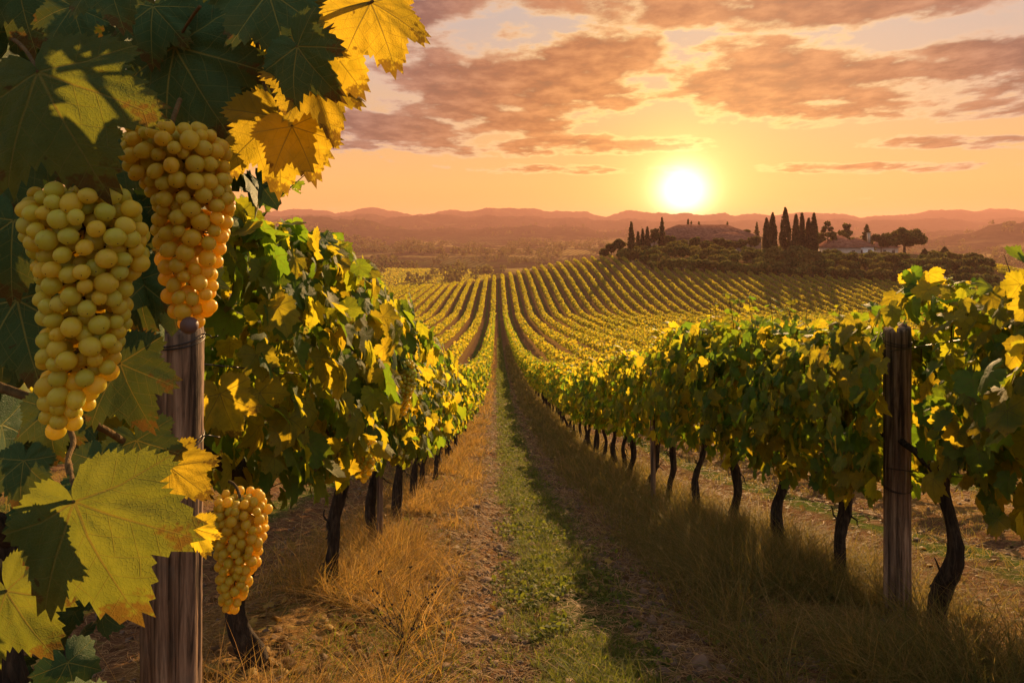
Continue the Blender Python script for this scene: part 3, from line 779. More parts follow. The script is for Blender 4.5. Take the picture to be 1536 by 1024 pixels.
# ------------------------------------------------------------------ grapes
def grape_material(name='golden_grape', amber=0.0):
    m, k, o = new_mat(name)
    oi = k.n('ShaderNodeObjectInfo').outputs['Random']
    geo = k.n('ShaderNodeNewGeometry'); rnd = k.m('FRACT', k.m('ADD', oi, k.m('MULTIPLY', geo.outputs['Random Per Island'], 7.3)))
    tc = k.n('ShaderNodeTexCoord').outputs['Object']
    pos = geo.outputs['Position']
    c = k.ramp(rnd, [(0.0, (0.40, 0.50, 0.075)), (0.5, (0.52, 0.54, 0.07)), (1.0, (0.64, 0.50, 0.045))])
    if amber: c = k.mix(amber, c, (0.74, 0.48, 0.03))
    bl = k.noise(pos, 90, 4, 0.6)
    c = k.mix(k.m('MULTIPLY', k.sm(bl, 0.48, 0.72), 0.25), c, (0.66, 0.60, 0.22))
    sp = k.sm(k.noise(pos, 380, 2, 0.5), 0.66, 0.72)
    c = k.mix(k.m('MULTIPLY', sp, 0.55), c, (0.20, 0.11, 0.03))
    b = principled(k, base=c, rough=k.sm(bl, 0.3, 0.7, 0.24, 0.58), spec=0.45, normal=bump(k, bl, 0.05, 0.001))
    b.inputs['Subsurface Weight'].default_value = 0.85
    b.inputs['Subsurface Radius'].default_value = (1.0, 0.80, 0.15); b.inputs['Subsurface Scale'].default_value = 0.011
    b.subsurface_method = 'RANDOM_WALK'
    t = k.n('ShaderNodeBsdfTranslucent'); t.inputs[0].default_value = (0.97, 0.68 - 0.16 * amber, 0.07, 1)
    mx = k.n('ShaderNodeMixShader'); mx.inputs[0].default_value = 0.50
    k.put(mx.inputs[1], b.outputs[0]); k.put(mx.inputs[2], t.outputs[0]); k.put(o.inputs[0], mx.outputs[0])
    return m
M_GRAPE = grape_material(); M_AMBER = grape_material('amber_grape', 0.42)
M_CALYX = plain('dry_calyx', (0.06, 0.035, 0.015), 0.9)
M_RAISIN = plain('shrivelled_grape_skin', (0.10, 0.055, 0.05), 0.55, var=0.5, scale=140)

def sphere_np(nu, nv, el=1.0):
    th = np.linspace(0, np.pi, nv + 1)[1:-1]; ph = np.linspace(0, 2 * np.pi, nu, endpoint=False)
    V = [[0, 0, 1.0]] + [[math.sin(a) * math.cos(b), math.sin(a) * math.sin(b), math.cos(a)] for a in th for b in ph] + [[0, 0, -1.0]]
    V = np.array(V); V[:, 2] *= el
    j = np.arange(nu); k1 = (j + 1) % nu; n = nv - 1
    Q = np.concatenate([np.stack([1 + i * nu + j, 1 + (i + 1) * nu + j, 1 + (i + 1) * nu + k1, 1 + i * nu + k1], -1) for i in range(n - 1)])
    T = np.concatenate([np.stack([np.zeros(nu, int), 1 + j, 1 + k1], -1), np.stack([np.full(nu, len(V) - 1), 1 + (n - 1) * nu + k1, 1 + (n - 1) * nu + j], -1)])
    return V, Q, T
def grape_mesh(nu, nv, el, mat=None):
    s = Soup(); V, Q, T = sphere_np(nu, nv, el); s.add(V, [Q, T])
    V2, Q2, T2 = sphere_np(8, 6, 0.5)
    s.add(V2 * 0.075 + np.array([0, 0, el * 0.985]), [Q2, T2], mi=1)
    return s.mesh('grape', [mat or M_GRAPE, M_CALYX], True)
GRAPES = [grape_mesh(28, 18, e) for e in (1.0, 1.06, 1.16)]; AMBERS = [grape_mesh(28, 18, e, M_AMBER) for e in (1.0, 1.06, 1.16)]

def pack_bunch(prof, d, gpx, seed, flat=0.8, over=0.84):
    """prof: (py, centre px, half width px); returns grape centres and radii"""
    r = np.random.default_rng(seed); gr = gpx / 2 / F * d
    pts = []
    ps = np.array(prof, float)
    cand = 9000; py = r.uniform(ps[0, 0], ps[-1, 0], cand)
    cx = np.interp(py, ps[:, 0], ps[:, 1]); hw = np.maximum(np.interp(py, ps[:, 0], ps[:, 2]) - gpx * 0.45, 1)
    a = r.uniform(0, 2 * np.pi, cand); q = np.where(r.random(cand) < 0.75, r.uniform(0.85, 1.0, cand), np.sqrt(r.random(cand)))
    px = cx + hw * q * np.cos(a); dd = d - hw / F * d * q * np.sin(a) * flat
    C = np.stack([(px - 768) / F * d, dd, CZ + (HY - py) / F * d], -1)
    acc = np.zeros((0, 3)); rad = []
    for c in C:
        rr = gr * r.uniform(0.78, 1.12)
        if len(acc):
            dist = np.linalg.norm(acc - c, axis=1)
            if (dist < (np.array(rad) + rr) * over).any(): continue
        acc = np.concatenate([acc, c[None]]); rad.append(rr)
    return acc, np.array(rad), ps

def grape_bunch(prof, d, gpx, seed, label, stem_to, nmax=95, extra=None, kinds=GRAPES):
    C, rad, ps = pack_bunch(prof, d, gpx, seed)
    top = P(ps[0, 1], ps[0, 0], d)
    e = bpy.data.objects.new('grape_bunch', None); COL.objects.link(e); e.location = top; e.empty_display_size = 0.02
    tag(e, label, 'grapes', 'bunches of yellow grapes on the left vine')
    r = np.random.default_rng(seed + 5)
    axp = np.array([P(np.interp(z, ps[:, 0], ps[:, 1]), z, d) for z in np.linspace(ps[0, 0] + 6, ps[-1, 0] - gpx, 14)])
    order = np.argsort(C[:, 1])
    rest = Soup()
    s = Soup(); s.add(*tube(axp - top, np.linspace(0.0024, 0.0012, 14), 8, 0.1, seed))
    for rank, i in enumerate(order):
        c = C[i]; j = np.argmin(np.abs(axp[:, 2] - c[2] - 0.008)); out = c - axp[j]
        out = out / max(np.linalg.norm(out), 1e-6) + np.array([0, 0, -0.55]) + r.normal(0, 0.25, 3)
        rot = Vector(out).to_track_quat('Z', 'Y')
        if rank < nmax:
            g = obj('grape', kinds[r.integers(3)], e, Vector(c - top))
            g.rotation_euler = rot.to_euler(); g.scale = tuple(rad[i] * r.uniform(0.93, 1.07, 3))
        else:
            V, Q, T = sphere_np(16, 10); rest.add(V * rad[i] + (c - top), [Q, T])
        if rank % 2 == 0:
            p0 = axp[j] - top; p1 = c - top; s.add(*tube(np.linspace(p0, p1, 4), 0.0009, 5))
    if rest.n: tag(obj('grapes_behind', rest.mesh('grapes_behind', [kinds[0].materials[0]], True), e), kind='stuff')
    st = P(*stem_to); q = np.linspace(0, 1, 14)[:, None]
    path = st * (1 - q) ** 2 + 2 * q * (1 - q) * ((st + top) / 2 + np.array([0.01, -0.008, 0.012])) + q ** 2 * (axp[0])
    s.add(*tube(path - top, np.linspace(0.0030, 0.0026, 14), 9, 0.06, seed))
    obj('stem', s.mesh('stem', [M_CANE], True), e)
    if extra:
        g = obj('shrivelled_grape', GRAPES[0], e, Vector(P(*extra[:3]) - top)); g.scale = (extra[3] / F * extra[2],) * 3
        g.data = GRAPES[0].copy(); g.data.materials[0] = M_RAISIN; g['label'] = 'shrivelled dark grape at the bottom tip'
    return e
B1 = grape_bunch([(284, 122, 70), (315, 122, 92), (350, 130, 92), (390, 136, 86), (440, 130, 72), (490, 126, 70), (540, 122, 62), (580, 112, 54), (615, 98, 40), (652, 92, 18)], 0.66, 26.5, 1,
            'big front bunch of yellow green grapes under the large leaf at the left edge', (112, 250, 0.72))
B2 = grape_bunch([(192, 250, 60), (215, 262, 82), (250, 268, 82), (290, 288, 66), (330, 290, 62), (370, 286, 54), (410, 284, 44), (450, 286, 42), (478, 290, 32), (492, 292, 16)], 0.76, 23, 2,
            'amber backlit bunch of grapes hanging above the top of the thick post', (270, 150, 0.84), extra=(284, 488, 0.74, 13), kinds=AMBERS)
B3 = grape_bunch([(744, 360, 38), (765, 362, 46), (795, 360, 46), (830, 358, 38), (865, 354, 30), (895, 348, 22), (922, 344, 10)], 1.30, 14.8, 3,
            'small golden bunch of grapes hanging low just right of the thick post', (344, 722, 1.36), 90, kinds=AMBERS)

def small_bunch(px, py, d, wpx, hpx, label, seed):
    C, rad, ps = pack_bunch([(py - hpx / 2, px, wpx * 0.42), (py - hpx * 0.25, px, wpx * 0.5), (py, px, wpx * 0.46), (py + hpx * 0.3, px, wpx * 0.3), (py + hpx / 2, px, wpx * 0.15)], d, 8.5 * 2.9 / d, seed)
    s = Soup(); V, Q, T = sphere_np(14, 9)
    top = P(px, py - hpx / 2, d)
    for c, rr in zip(C, rad): s.add(V * rr + (c - top), [Q, T])
    o = obj('grape_bunch', s.mesh('small_grape_bunch', [M_GRAPE], True), None, top)
    st = Soup_of(tube(np.linspace([0, 0.02, 0.06], [0, 0, -0.03], 6), 0.002, 6)); obj('stem', st.mesh('stem', [M_CANE]), o)
    tag(o, label, 'grapes', 'bunches of yellow grapes in the left row')
small_bunch(603, 582, 3.55, 44, 82, 'yellow grape bunch showing among leaves halfway up the left row', 21)
small_bunch(548, 690, 2.95, 40, 60, 'amber grape bunch at the bottom of the foliage above the second trunk', 22)


# ------------------------------------------------------------------ posts, stakes and wires
def post(px, ptop, d, r0, label, bands, seed, buried=0.35):
    tp = P(px, ptop, d); zg = float(H(tp[0], tp[1])); h = tp[2] - zg
    e = bpy.data.objects.new('wooden_post', None); COL.objects.link(e); e.location = (tp[0], tp[1], zg); e.rotation_euler = (0.012, 0.010 if seed % 2 else -0.008, 0); e.empty_display_size = 0.1
    tag(e, label, 'post', 'wooden trellis posts')
    r = np.random.default_rng(seed); ns, n = 72, 90
    z = np.linspace(-buried, h, n)
    t = np.linspace(0, 1, n); th = np.linspace(0, 2 * np.pi, ns, endpoint=False)
    rad = np.full((n, ns), r0) * (1 + 0.025 * np.sin(th * 2 + 1)[None] + 0.02 * np.sin(5 * t + 2)[:, None])
    for q in range(16):                                      # drying cracks along the grain
        a0 = r.uniform(0, 6.28); z0 = r.uniform(0.2, 0.9); L = r.uniform(0.12, 0.5)
        ac = a0 + 0.05 * np.sin(t * 7 + q) + 0.06 * (t - z0)
        dd = np.abs((th[None] - ac[:, None] + np.pi) % (2 * np.pi) - np.pi)
        rad -= r0 * 0.20 * np.exp(-(dd / 0.05) ** 2) * np.clip(1 - np.abs(t - z0)[:, None] / L, 0, 1) ** 0.5
    rad += r0 * 0.008 * r.normal(0, 1, (1, ns)) + r0 * 0.004 * r.normal(0, 1, (n, ns))
    rad[-1] *= 0.90; rad[-2] *= 0.975
    zz = np.repeat(z[:, None], ns, 1); zz[-1] += 0.012 * r0 / 0.06 * np.sin(th + 1.0) + 0.003 * r.normal(0, 1, ns); zz[-2] = zz[-1] - 0.010
    V = np.stack([rad * np.cos(th), rad * np.sin(th), zz], -1).reshape(-1, 3)
    i, j = np.meshgrid(np.arange(n - 1), np.arange(ns), indexing='ij'); a = i * ns + j; b = i * ns + (j + 1) % ns
    Q = np.stack([a, b, b + ns, a + ns], -1).reshape(-1, 4)
    V = np.concatenate([V, [[0, 0, h + 0.004]]]); jj = np.arange(ns)
    T = np.stack([(n - 1) * ns + jj, (n - 1) * ns + (jj + 1) % ns, np.full(ns, len(V) - 1)], -1)
    obj('shaft', make_mesh('post_shaft', V, [Q, T], [M_WOOD], True), e)
    for (zb, sd) in bands:                                   # wire ties wound round the post
        rr = np.random.default_rng(sd); s = Soup(); zc = h - zb
        q = np.linspace(0, 4 * np.pi, 90)
        path = np.stack([(r0 * 1.045) * np.cos(q), (r0 * 1.045) * np.sin(q), zc + 0.006 * np.sin(q / 2 + sd) + 0.004 * q / 12 + 0.012 * np.sin(q)], -1)
        s.add(*tube(path, 0.0017, 7))
        e0 = path[-1]; dr = np.array([0.9, -0.4, 0.1]) if sd % 2 else np.array([0.7, 0.6, -0.2])
        s.add(*tube(np.linspace(e0, e0 + dr * 0.05, 8) + wig(8, 0.006, sd), 0.0016, 6))
        obj('wire_tie', s.mesh('wire_tie', [M_WIRE], True), e)
    return e
post(256, 492, 1.68, 0.068, 'thick weathered post with wire ties under the grape bunches at left', [(0.025, 1), (0.27, 2)], 5)
post(1346, 490, 3.52, 0.064, 'weathered round wooden post standing at the right row', [(0.075, 3), (0.82, 4)], 6)
def stake(u, y, h, r0, label, seed):
    x = xrow(u, y); z = float(H(x, y)); n = 24
    o = obj('stake', Soup_of(tube(np.stack([np.zeros(n), np.zeros(n), np.linspace(-0.2, h, n)], -1) + wig(n, 0.004, seed), r0, 14, 0.05, seed, True, 0.6)).mesh('stake', [M_WOOD], True), None, (x, y, z))
    tag(o, label, 'stake', 'thin trellis stakes')
stake(ROW0 + 0.07, 5.02, 1.05, 0.022, 'thin grey stake tied to the second visible trunk of the left row', 1)
stake(ROW0 + 3.0 - 0.33, 7.6, 1.52, 0.028, 'thin stake among the leaves of the right row, left of the wooden post', 2)
def wire(u, hz, y0, y1, label, seed):
    y = np.linspace(y0, y1, 80); x = xrow(u, y)
    z = np.interp(y, _fy, _fz) + hz + 0.012 * np.sin(y * 2.1 + seed)
    o = obj('trellis_wire', Soup_of(tube(np.stack([x, y, z], -1), 0.0022, 6)).mesh('trellis_wire', [M_WIRE], True))
    tag(o, label, 'wire', 'trellis wires')
wire(ROW0 + 0.08, 0.80, 1.7, 36, 'low trellis wire running along the left vine row', 1)
wire(ROW0 + ROWW - 0.07, 0.80, 1.6, 36, 'low trellis wire running from the right wooden post along its row', 3)
wire(ROW0 + 0.16, 1.22, 1.7, 36, 'upper trellis wire through the leaves of the left vine row', 2)
wire(ROW0 + ROWW - 0.07, 1.40, 1.6, 36, 'high trellis wire through the leaves of the right row', 4)


# ------------------------------------------------------------------ grass, weeds and straw
def blade_material(name, stops, trn, tmix=0.4):
    m, k, o = new_mat(name)
    rnd = k.n('ShaderNodeNewGeometry').outputs['Random Per Island']
    c = k.ramp(rnd, stops); b = principled(k, base=c, rough=0.65, spec=0.12)
    t = k.n('ShaderNodeBsdfTranslucent'); k.put(t.inputs[0], k.mix(0.5, c, trn))
    mx = k.n('ShaderNodeMixShader'); mx.inputs[0].default_value = tmix
    k.put(mx.inputs[1], b.outputs[0]); k.put(mx.inputs[2], t.outputs[0]); k.put(o.inputs[0], mx.outputs[0]); return m
M_GOLD = blade_material('dry_grass', [(0.0, (0.05, 0.07, 0.015)), (0.22, (0.11, 0.11, 0.025)), (0.40, (0.25, 0.15, 0.04)), (0.7, (0.42, 0.21, 0.052)), (1.0, (0.52, 0.37, 0.16))], (0.72, 0.42, 0.07), 0.45)
M_OLIVE = blade_material('olive_grass', [(0.0, (0.035, 0.055, 0.012)), (0.45, (0.10, 0.11, 0.03)), (0.75, (0.23, 0.14, 0.045)), (1.0, (0.36, 0.23, 0.08))], (0.5, 0.36, 0.07), 0.42)
M_GREEN = blade_material('green_grass', [(0.0, (0.026, 0.046, 0.008)), (0.5, (0.078, 0.110, 0.016)), (0.85, (0.17, 0.15, 0.025)), (1.0, (0.30, 0.20, 0.06))], (0.40, 0.44, 0.04), 0.42)
M_STRAW = blade_material('straw', [(0.0, (0.08, 0.042, 0.018)), (0.5, (0.23, 0.13, 0.05)), (1.0, (0.44, 0.27, 0.12))], (0.5, 0.3, 0.12), 0.2)

def blades(pos, h, w, seed, lean=0.5, curve=0.6, segs=4):
    r = np.random.default_rng(seed); N = len(pos)
    az = r.uniform(0, 6.28, N); d = np.stack([np.cos(az), np.sin(az), np.zeros(N)], -1)
    fz = r.uniform(0, 6.28, N); s = np.stack([np.cos(fz), np.sin(fz), np.zeros(N)], -1)
    le = np.abs(r.normal(0, lean, N)); cu = np.abs(r.normal(0, curve, N))
    t = np.linspace(0, 1, segs + 1)
    up = np.sin(np.pi / 2 * np.minimum(t, 1))[None] * 1.0
    hor = le[:, None] * t[None] + cu[:, None] * t[None] ** 2.2
    ver = t[None] - 0.42 * np.minimum(cu, 1.4)[:, None] * t[None] ** 2.6
    C = pos[:, None] + h[:, None, None] * (hor[..., None] * d[:, None] + ver[..., None] * np.array([0, 0, 1.0]))
    wd = (w[:, None] * np.clip(1.05 - t[None] ** 1.6, 0.06, 1))[..., None] * s[:, None]
    V = np.stack([C - wd / 2, C + wd / 2], 2).reshape(N, -1, 3)
    q = np.arange(segs) * 2
    Q = np.stack([q, q + 1, q + 3, q + 2], -1)
    return V.reshape(-1, 3), (Q[None] + (np.arange(N) * (2 * segs + 2))[:, None, None]).reshape(-1, 4)

def scatter(n, u0, u1, y0, y1, seed, peak=None, patch=0.0, ps=1.2):
    r = np.random.default_rng(seed)
    y = np.exp(r.uniform(math.log(y0), math.log(y1), n))
    u = r.uniform(u0, u1, n) if peak is None else r.triangular(u0, peak, u1, n)
    keep = fbm(u * ps + 31, y * ps * 0.8, seed % 13, 3) > patch
    y, u = y[keep], u[keep]; x = xrow(u, y)
    return np.stack([x, y, H(x, y)], -1)

def grass(name, mat, pos, hlo, hhi, w0, seed, label, lean=0.45, curve=0.5, segs=4):
    r = np.random.default_rng(seed); y = pos[:, 1]; N = len(pos)
    clump = fbm(pos[:, 0] * 2.6, pos[:, 1] * 2.6, 4, 3)
    h = (hlo + (hhi - hlo) * r.beta(1.6, 2.4, N)) * (0.55 + 0.95 * clump)
    w = np.maximum(w0, 0.00080 * y) * r.uniform(0.7, 1.4, N)
    V, Q = blades(pos - np.array([0, 0, 0.01]), h, w, seed, lean, curve, segs)
    o = obj(name, make_mesh(name, V, [Q], [mat])); tag(o, label, 'grass', kind='stuff'); return o
grass('dry_grass', M_GOLD, np.concatenate([scatter(44000, -1.5, -0.15, 2.0, 90, 1, -0.72, 0.46), scatter(12000, -1.2, -0.35, 2.0, 7, 14, -0.75, 0.45)]), 0.05, 0.34, 0.0036, 1, 'tall golden dry grass along the foot of the left vine row', 0.75, 1.0, 6)
grass('tall_grass', M_OLIVE, np.concatenate([scatter(48000, 0.95, 2.6, 2.3, 90, 2, 1.70, 0.33), scatter(26000, 1.0, 2.5, 2.3, 6, 15, 1.75, 0.36)]), 0.07, 0.36, 0.0036, 2, 'tall olive and golden grass along the foot of the right vine row', 0.6, 0.9, 6)
grass('path_grass', M_GREEN, scatter(90000, -0.02, 0.72, 2.1, 110, 3, 0.34, 0.40, 2.2), 0.025, 0.085, 0.0058, 3, 'short green grass strip between the two wheel tracks', 0.8, 0.8, 3)
def weeds():
    p = np.concatenate([scatter(30000, -0.05, 0.75, 2.1, 60, 23, 0.34, 0.47, 2.4), scatter(9000, -0.9, 1.8, 2.1, 40, 24, None, 0.60, 1.9)])
    r = np.random.default_rng(31); n = len(p)
    p = p + np.stack([r.normal(0, 0.01, n), r.normal(0, 0.01, n), r.uniform(0.005, 0.05, n)], -1)
    V, T, U = leaves(LEAF_LOW, p, r.normal(0, 1, (n, 3)) * np.array([1, 1, 0.4]), r.normal(0, 0.45, (n, 3)) + np.array([0, 0, 1]), np.maximum(r.uniform(0.010, 0.024, n), 0.0016 * p[:, 1]), 31)
    tag(obj('clover', make_mesh('clover', V, [T], [M_GREEN])), 'low broad-leaved green weeds carpeting the middle of the path', 'weeds', kind='stuff')
weeds()
grass('track_grass', M_GREEN, scatter(52000, -0.9, 1.75, 2.1, 60, 4, None, 0.56, 1.7), 0.02, 0.075, 0.0052, 4, 'scattered low green tufts in the wheel tracks', 0.8, 0.8, 3)
grass('verge_grass', M_OLIVE, np.concatenate([scatter(42000, -7, -1.2, 2.0, 60, 5, None, 0.46), scatter(46000, 2.2, 9.5, 2.6, 60, 6, None, 0.42)]), 0.04, 0.20, 0.0034, 5, 'sparse dry grass on the soil behind the two vine rows', 0.6, 0.7, 3)

def straw():
    r = np.random.default_rng(8)
    pos = np.concatenate([scatter(30000, -0.6, 1.7, 2.1, 40, 7, None, 0.30), scatter(20000, -5, -0.5, 1.9, 40, 9, None, 0.25), scatter(16000, 1.6, 8, 2.4, 40, 10, None, 0.25)])
    N = len(pos); segs = 5
    L = r.uniform(0.03, 0.16, N); az = r.uniform(0, 6.28, N); bend = r.normal(0, 1.6, N); w = np.maximum(0.0022, 0.0007 * pos[:, 1]) * r.uniform(0.6, 1.3, N)
    t = np.linspace(0, 1, segs + 1)
    a = az[:, None] + bend[:, None] * (t[None] - 0.5)
    st = np.stack([np.cos(a), np.sin(a)], -1) * (L / segs)[:, None, None]
    C2 = np.cumsum(st, 1); C = np.zeros((N, segs + 1, 3)); C[..., :2] = pos[:, None, :2] + C2
    arch = np.abs(r.normal(0, 0.16, N)) * L
    C[..., 2] = H(C[..., 0], C[..., 1]) + 0.006 + arch[:, None] * np.sin(np.pi * t)[None]
    s = np.stack([-np.sin(a), np.cos(a), np.zeros_like(a)], -1) * w[:, None, None] / 2
    V = np.stack([C - s, C + s], 2).reshape(-1, 3)
    q = np.arange(segs) * 2; Q = np.stack([q, q + 1, q + 3, q + 2], -1)
    Q = (Q[None] + (np.arange(N) * (2 * segs + 2))[:, None, None]).reshape(-1, 4)
    o = obj('straw_litter', make_mesh('straw_litter', V, [Q], [M_STRAW])); tag(o, 'curled straw and dead stalks littering the tracks', 'straw', kind='stuff')
straw()

M_FALLEN = blade_material('fallen_leaf', [(0.0, (0.06, 0.03, 0.012)), (0.5, (0.17, 0.09, 0.03)), (1.0, (0.34, 0.22, 0.05))], (0.4, 0.22, 0.04), 0.25)
M_PEBBLE = plain('dusty_clod', (0.14, 0.085, 0.055), 0.95, var=0.5, scale=8)
def litter():
    r = np.random.default_rng(44)
    p = np.concatenate([scatter(1500, -3.5, 5.5, 2.1, 30, 51), scatter(900, -1.2, -0.2, 2.1, 20, 52)]); n = len(p); p[:, 2] += r.uniform(0.008, 0.03, n)
    V, T, U = leaves(LEAF_MID, p, r.normal(0, 1, (n, 3)) * np.array([1, 1, 0.25]), r.normal(0, 0.35, (n, 3)) + np.array([0, 0, 1]), r.uniform(0.022, 0.050, n), 44, 0.5)
    tag(obj('fallen_leaves', make_mesh('fallen_leaves', V, [T], [M_FALLEN], False, U)), 'curled brown fallen vine leaves on the ground', 'fallen leaves', kind='stuff')
    p = np.concatenate([scatter(4500, -0.5, 0.15, 2.1, 30, 53), scatter(4500, 0.65, 1.5, 2.1, 30, 54), scatter(3000, -5, 8, 2.1, 30, 55)]); n = len(p)
    V0, Q0, T0 = sphere_np(7, 5); s = r.gamma(2.0, 0.0042, n) + 0.002
    V = V0[None] * (1 + 0.3 * r.normal(0, 1, (n, len(V0), 1))) * s[:, None, None] * np.array([1, 1, 0.7]) + p[:, None]
    off = (np.arange(n) * len(V0))[:, None, None]
    tag(obj('clods', make_mesh('clods', V.reshape(-1, 3), [(Q0[None] + off).reshape(-1, 4), (T0[None] + off).reshape(-1, 3)], [M_PEBBLE])), 'small clods and stones in the wheel tracks', 'clods', kind='stuff')
litter()

def dry_weed(u, y, label, seed):
    r = np.random.default_rng(seed); x = xrow(u, y); z = float(H(x, y)); s = Soup()
    for q in range(9):
        a = r.uniform(0, 6.28); L = r.uniform(0.18, 0.36); t = np.linspace(0, 1, 8)
        pth = np.stack([math.cos(a) * 0.16 * t ** 1.4, math.sin(a) * 0.16 * t ** 1.4, L * t], -1) + wig(8, 0.008, seed + q)
        s.add(*tube(pth, np.linspace(0.0022, 0.001, 8), 5))
        for g in range(7):
            p = pth[r.integers(3, 8)] + r.normal(0, 0.008, 3); V, Q, T = sphere_np(6, 4); s.add(V * r.uniform(0.003, 0.006) + p, [Q, T])
    o = obj('dry_weed', s.mesh('dry_weed', [M_BARK]), None, (x, y, z)); tag(o, label, 'weed')
dry_weed(-0.42, 3.05, 'dark dead seed-head weed in the golden grass left of the path', 3)


# ------------------------------------------------------------------ trees, bushes and buildings on the knoll
def tree_leaf_material(name, a, b, c):
    m, k, o = new_mat(name)
    rnd = k.n('ShaderNodeNewGeometry').outputs['Random Per Island']
    col = k.ramp(rnd, [(0.0, a), (0.6, b), (1.0, c)])
    bs = principled(k, base=col, rough=0.8, spec=0.05)
    t = k.n('ShaderNodeBsdfTranslucent'); k.put(t.inputs[0], k.mix(0.4, col, (0.30, 0.24, 0.03)))
    mx = k.n('ShaderNodeMixShader'); mx.inputs[0].default_value = 0.30
    k.put(mx.inputs[1], bs.outputs[0]); k.put(mx.inputs[2], t.outputs[0]); k.put(o.inputs[0], mx.outputs[0]); return m
M_CYP = tree_leaf_material('cypress_foliage', (0.018, 0.025, 0.010), (0.045, 0.050, 0.018), (0.08, 0.075, 0.026))
M_TREE = tree_leaf_material('tree_foliage', (0.026, 0.034, 0.010), (0.065, 0.072, 0.018), (0.13, 0.11, 0.03))
M_BUSHD = tree_leaf_material('dark_bush_foliage', (0.028, 0.040, 0.011), (0.065, 0.078, 0.02), (0.12, 0.115, 0.03))
M_BUSHG = tree_leaf_material('golden_bush_foliage', (0.05, 0.05, 0.012), (0.14, 0.115, 0.026), (0.24, 0.17, 0.04))
M_BUSH = tree_leaf_material('bush_foliage', (0.04, 0.055, 0.012), (0.115, 0.125, 0.026), (0.23, 0.19, 0.042))

def clump_leaves(C, size, seed, centre=False):
    r = np.random.default_rng(seed); N = len(C)
    out = norm(C - np.array([C[:, 0].mean(), C[:, 1].mean(), C[:, 2].mean() - 0.1 * np.ptp(C[:, 2])])) if centre else 0
    return leaves(LEAF_FAR, C, r.normal(0, 1, (N, 3)), r.normal(0, 0.6, (N, 3)) + np.array([0, 0, 0.25]) + 1.1 * out, size * r.uniform(0.6, 1.3, N), seed)

def crown_points(kind, h, w, seed):
    r = np.random.default_rng(seed)
    if kind == 'cypress':
        n = 2800; t = r.beta(1.0, 1.15, n); z = h * (0.05 + 0.95 * t)
        rad = w / 2 * np.interp(t, [0, 0.08, 0.3, 0.6, 0.85, 1], [0.55, 0.85, 1.0, 0.80, 0.42, 0.04]) * (0.82 + 0.36 * fbm(t * 9 + seed, t * 0, 3, 3))
        a = r.uniform(0, 6.28, n); q = np.sqrt(r.uniform(0.55, 1, n)); bulge = 1 + 0.16 * np.sin(a * 3 + t * 15 + seed)
        return np.stack([rad * q * np.cos(a) * bulge, rad * q * np.sin(a) * bulge, z], -1), 0.42
    if kind == 'cone':
        n = 1300; t = r.beta(1.0, 1.5, n); z = h * (0.12 + 0.88 * t)
        tier = 0.70 + 0.45 * np.abs(np.sin(t * 20 + seed))
        rad = w / 2 * (1 - t) ** 0.8 * tier; a = r.uniform(0, 6.28, n); q = np.sqrt(r.uniform(0.15, 1, n))
        rad = rad * (0.75 + 0.45 * np.sin(a * 4 + seed) ** 2)
        return np.stack([rad * q * np.cos(a), rad * q * np.sin(a), z], -1), 0.45
    nb = {'round': 9, 'pine': 17, 'oak': 24, 'bush': 7}[kind]
    pts = []
    for i in range(nb):
        a = r.uniform(0, 6.28); t = r.uniform(0, 1)
        if kind == 'oak': c = np.array([math.cos(a) * w * 0.40 * math.sqrt(t), math.sin(a) * w * 0.36 * math.sqrt(t), h * (0.34 + 0.54 * r.uniform(0, 1) * (1 - 0.45 * t))]); s = w * r.uniform(0.10, 0.16)
        elif kind == 'pine': zz = r.uniform(0.35, 0.95); c = np.array([math.cos(a) * w * 0.42 * (1.1 - zz) * 1.4, math.sin(a) * w * 0.42 * (1.1 - zz) * 1.4, h * zz]); s = w * r.uniform(0.10, 0.17)
        elif kind == 'bush': c = np.array([math.cos(a) * w * 0.22, math.sin(a) * w * 0.22, h * r.uniform(0.30, 0.68)]); s = min(w, h) * r.uniform(0.24, 0.34)
        else: c = np.array([math.cos(a) * w * 0.26, math.sin(a) * w * 0.26, h * r.uniform(0.38, 0.76)]); s = w * r.uniform(0.20, 0.30)
        m_ = {'oak': 170, 'pine': 75, 'bush': 130, 'round': 170}[kind]
        d = norm(r.normal(0, 1, (m_, 3))) * np.array([1, 1, 0.72]) * s * np.cbrt(r.uniform(0.2, 1, m_))[:, None]
        pts.append(c + d)
    p = np.concatenate(pts)
    if kind == 'bush': p[:, 2] = np.maximum(p[:, 2], 0.15)
    return p, {'round': 0.55, 'pine': 0.5, 'oak': 0.55, 'bush': 0.42}[kind]

